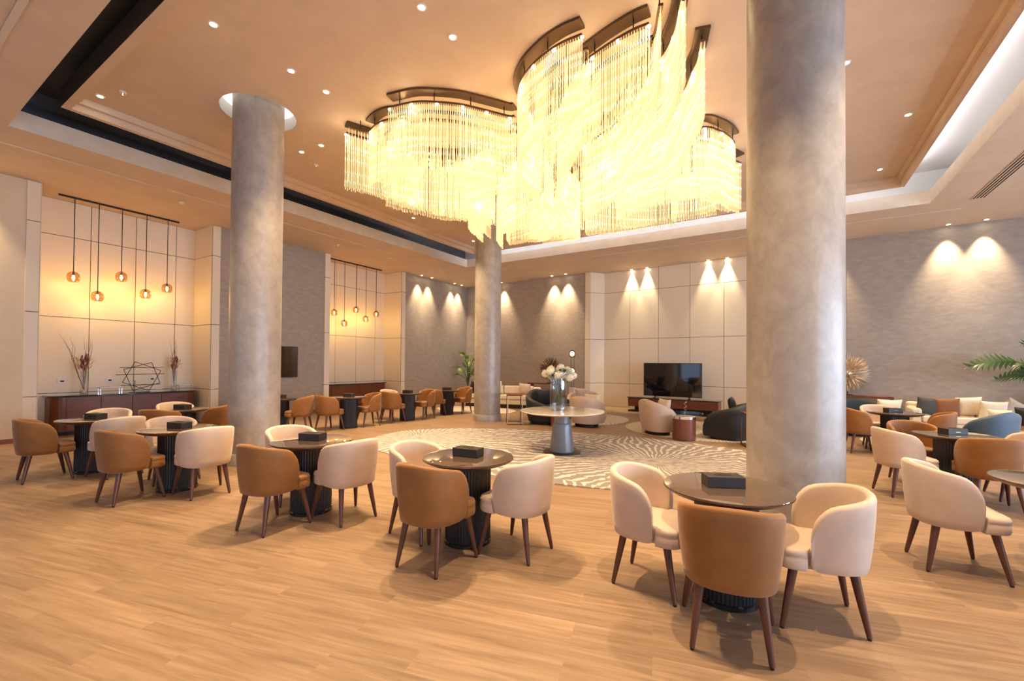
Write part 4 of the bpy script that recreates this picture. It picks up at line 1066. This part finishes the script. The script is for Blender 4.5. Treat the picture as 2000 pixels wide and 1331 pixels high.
def plant(x, y, pot, leaves, label, mats=('leaf_green', 'stem_green'), z0=0, potlabel=''):
    o = thing('potted_plant', label, 'plant', (x, y, 0))
    r, h = pot
    bm = BM(); lathe(bm, [(r*.72, 0), (r*.95, h*.5), (r, h*.9), (r*.98, h), (r*.85, h), (r*.82, h-.05)], 48); link('pot', bm, 'stone_pot', o, smooth=40)
    for k_, (ax, ay, az, L, W) in enumerate(leaves):
        if ay > 0: ay *= .25; L *= .8
        if label.startswith('bushy') and ax < 0: ax *= .5
        tip = Vector((ax, ay, az)); bm = BM(); tube(bm, [(0, 0, h-.05), (ax*.25, ay*.25, h+(az-h)*.6), tuple(tip)], [.014, .011, .007], 6); st = link('stalk', bm, mats[1], o, smooth=60)
        bm = BM(); leaf(bm, tip, (ax, ay, .12), L, W, roll=(.9 if k_ % 2 else -.8)*(1 if abs(ax) > abs(ay) else .4)); link('leaf', bm, mats[0], st)
random.seed(9)
LV = []
for k in range(15):
    a = PI*.55+k*2.399; r = random.uniform(.35, .62); LV.append((r*math.cos(a), r*math.sin(a)*.7, random.uniform(1.35, 2.0), random.uniform(.42, .6), random.uniform(.20, .27)))
LV += [(-.85, -.12, 1.72, .80, .30), (-.75, -.30, 1.42, .60, .24), (-.38, -.1, 2.1, .45, .22), (-.30, -.30, 1.55, .5, .22)]
plant(5.24, 14.2, (.30, 1.05), LV, 'large split-leaf plant in a tall beige pot at the right edge')
LV = []
for k in range(30):
    a = k*2.399; r = random.uniform(.12, .55); LV.append((r*math.cos(a), r*math.sin(a), random.uniform(1.05, 1.95), random.uniform(.28, .42), random.uniform(.12, .17)))
plant(-11.55, 14.9, (.24, .6), LV, 'bushy green plant in the far corner, left of the distant column', ('leaf_light', 'stem_green'))
# linear air grille and ceiling fittings
o = thing('air_grille', 'long slotted air grille in the ceiling at the right edge', 'vent', (3.40, 10.2, Z1))
bm = BM(); box(bm, -.11, .11, -2.6, 2.45, -.010, -.001); link('frame', bm, 'ceiling_plaster', o)
for k in range(4): bm = BM(); box(bm, -.075+k*.05-.009, -.075+k*.05+.009, -2.55, 2.40, -.014, -.010); link('slot', bm, 'black_slot', o)
o = thing('air_grille', 'slotted air grille in the ceiling at the top left corner', 'vent', (-6.2, .72, Z1))
bm = BM(); box(bm, -1.6, 1.6, -.11, .11, -.010, -.001); link('frame', bm, 'ceiling_plaster', o)
for k in range(3): bm = BM(); box(bm, -1.55, 1.55, -.07+k*.05-.009, -.07+k*.05+.009, -.014, -.010); link('slot', bm, 'black_slot', o)
def cyl_disc(x, y, z, r, name, label, cat, group=None):
    o = thing(name, label, cat, (x, y, z), 0, group)
    bm = BM(); lathe(bm, [(r*.6, -.028), (r*.95, -.018), (r, -.001)], 24); link('cap', bm, 'white_paint', o, smooth=60)
    bm = BM(); lathe(bm, [(.012, -.045), (.018, -.028)], 12); link('nozzle', bm, 'chrome', o)
for x, y, z, lb in ((-11.21, 4.18, Z1, 'small white ceiling detector left of the left column'), (-11.17, 10.11, Z1, 'small white ceiling detector above the farther pendant fixture'), (-11.2, 8.13, Z1, 'small white ceiling detector just right of the left column'),
                 (-8.35, 2.35, Z2, 'small white ceiling detector beside the left corner downlight'), (-8.05, 5.3, Z2, 'small white ceiling detector below the pair of downlights')):
    cyl_disc(x, y, z, .05, 'smoke_detector', lb, 'detector', 'small white ceiling detectors')
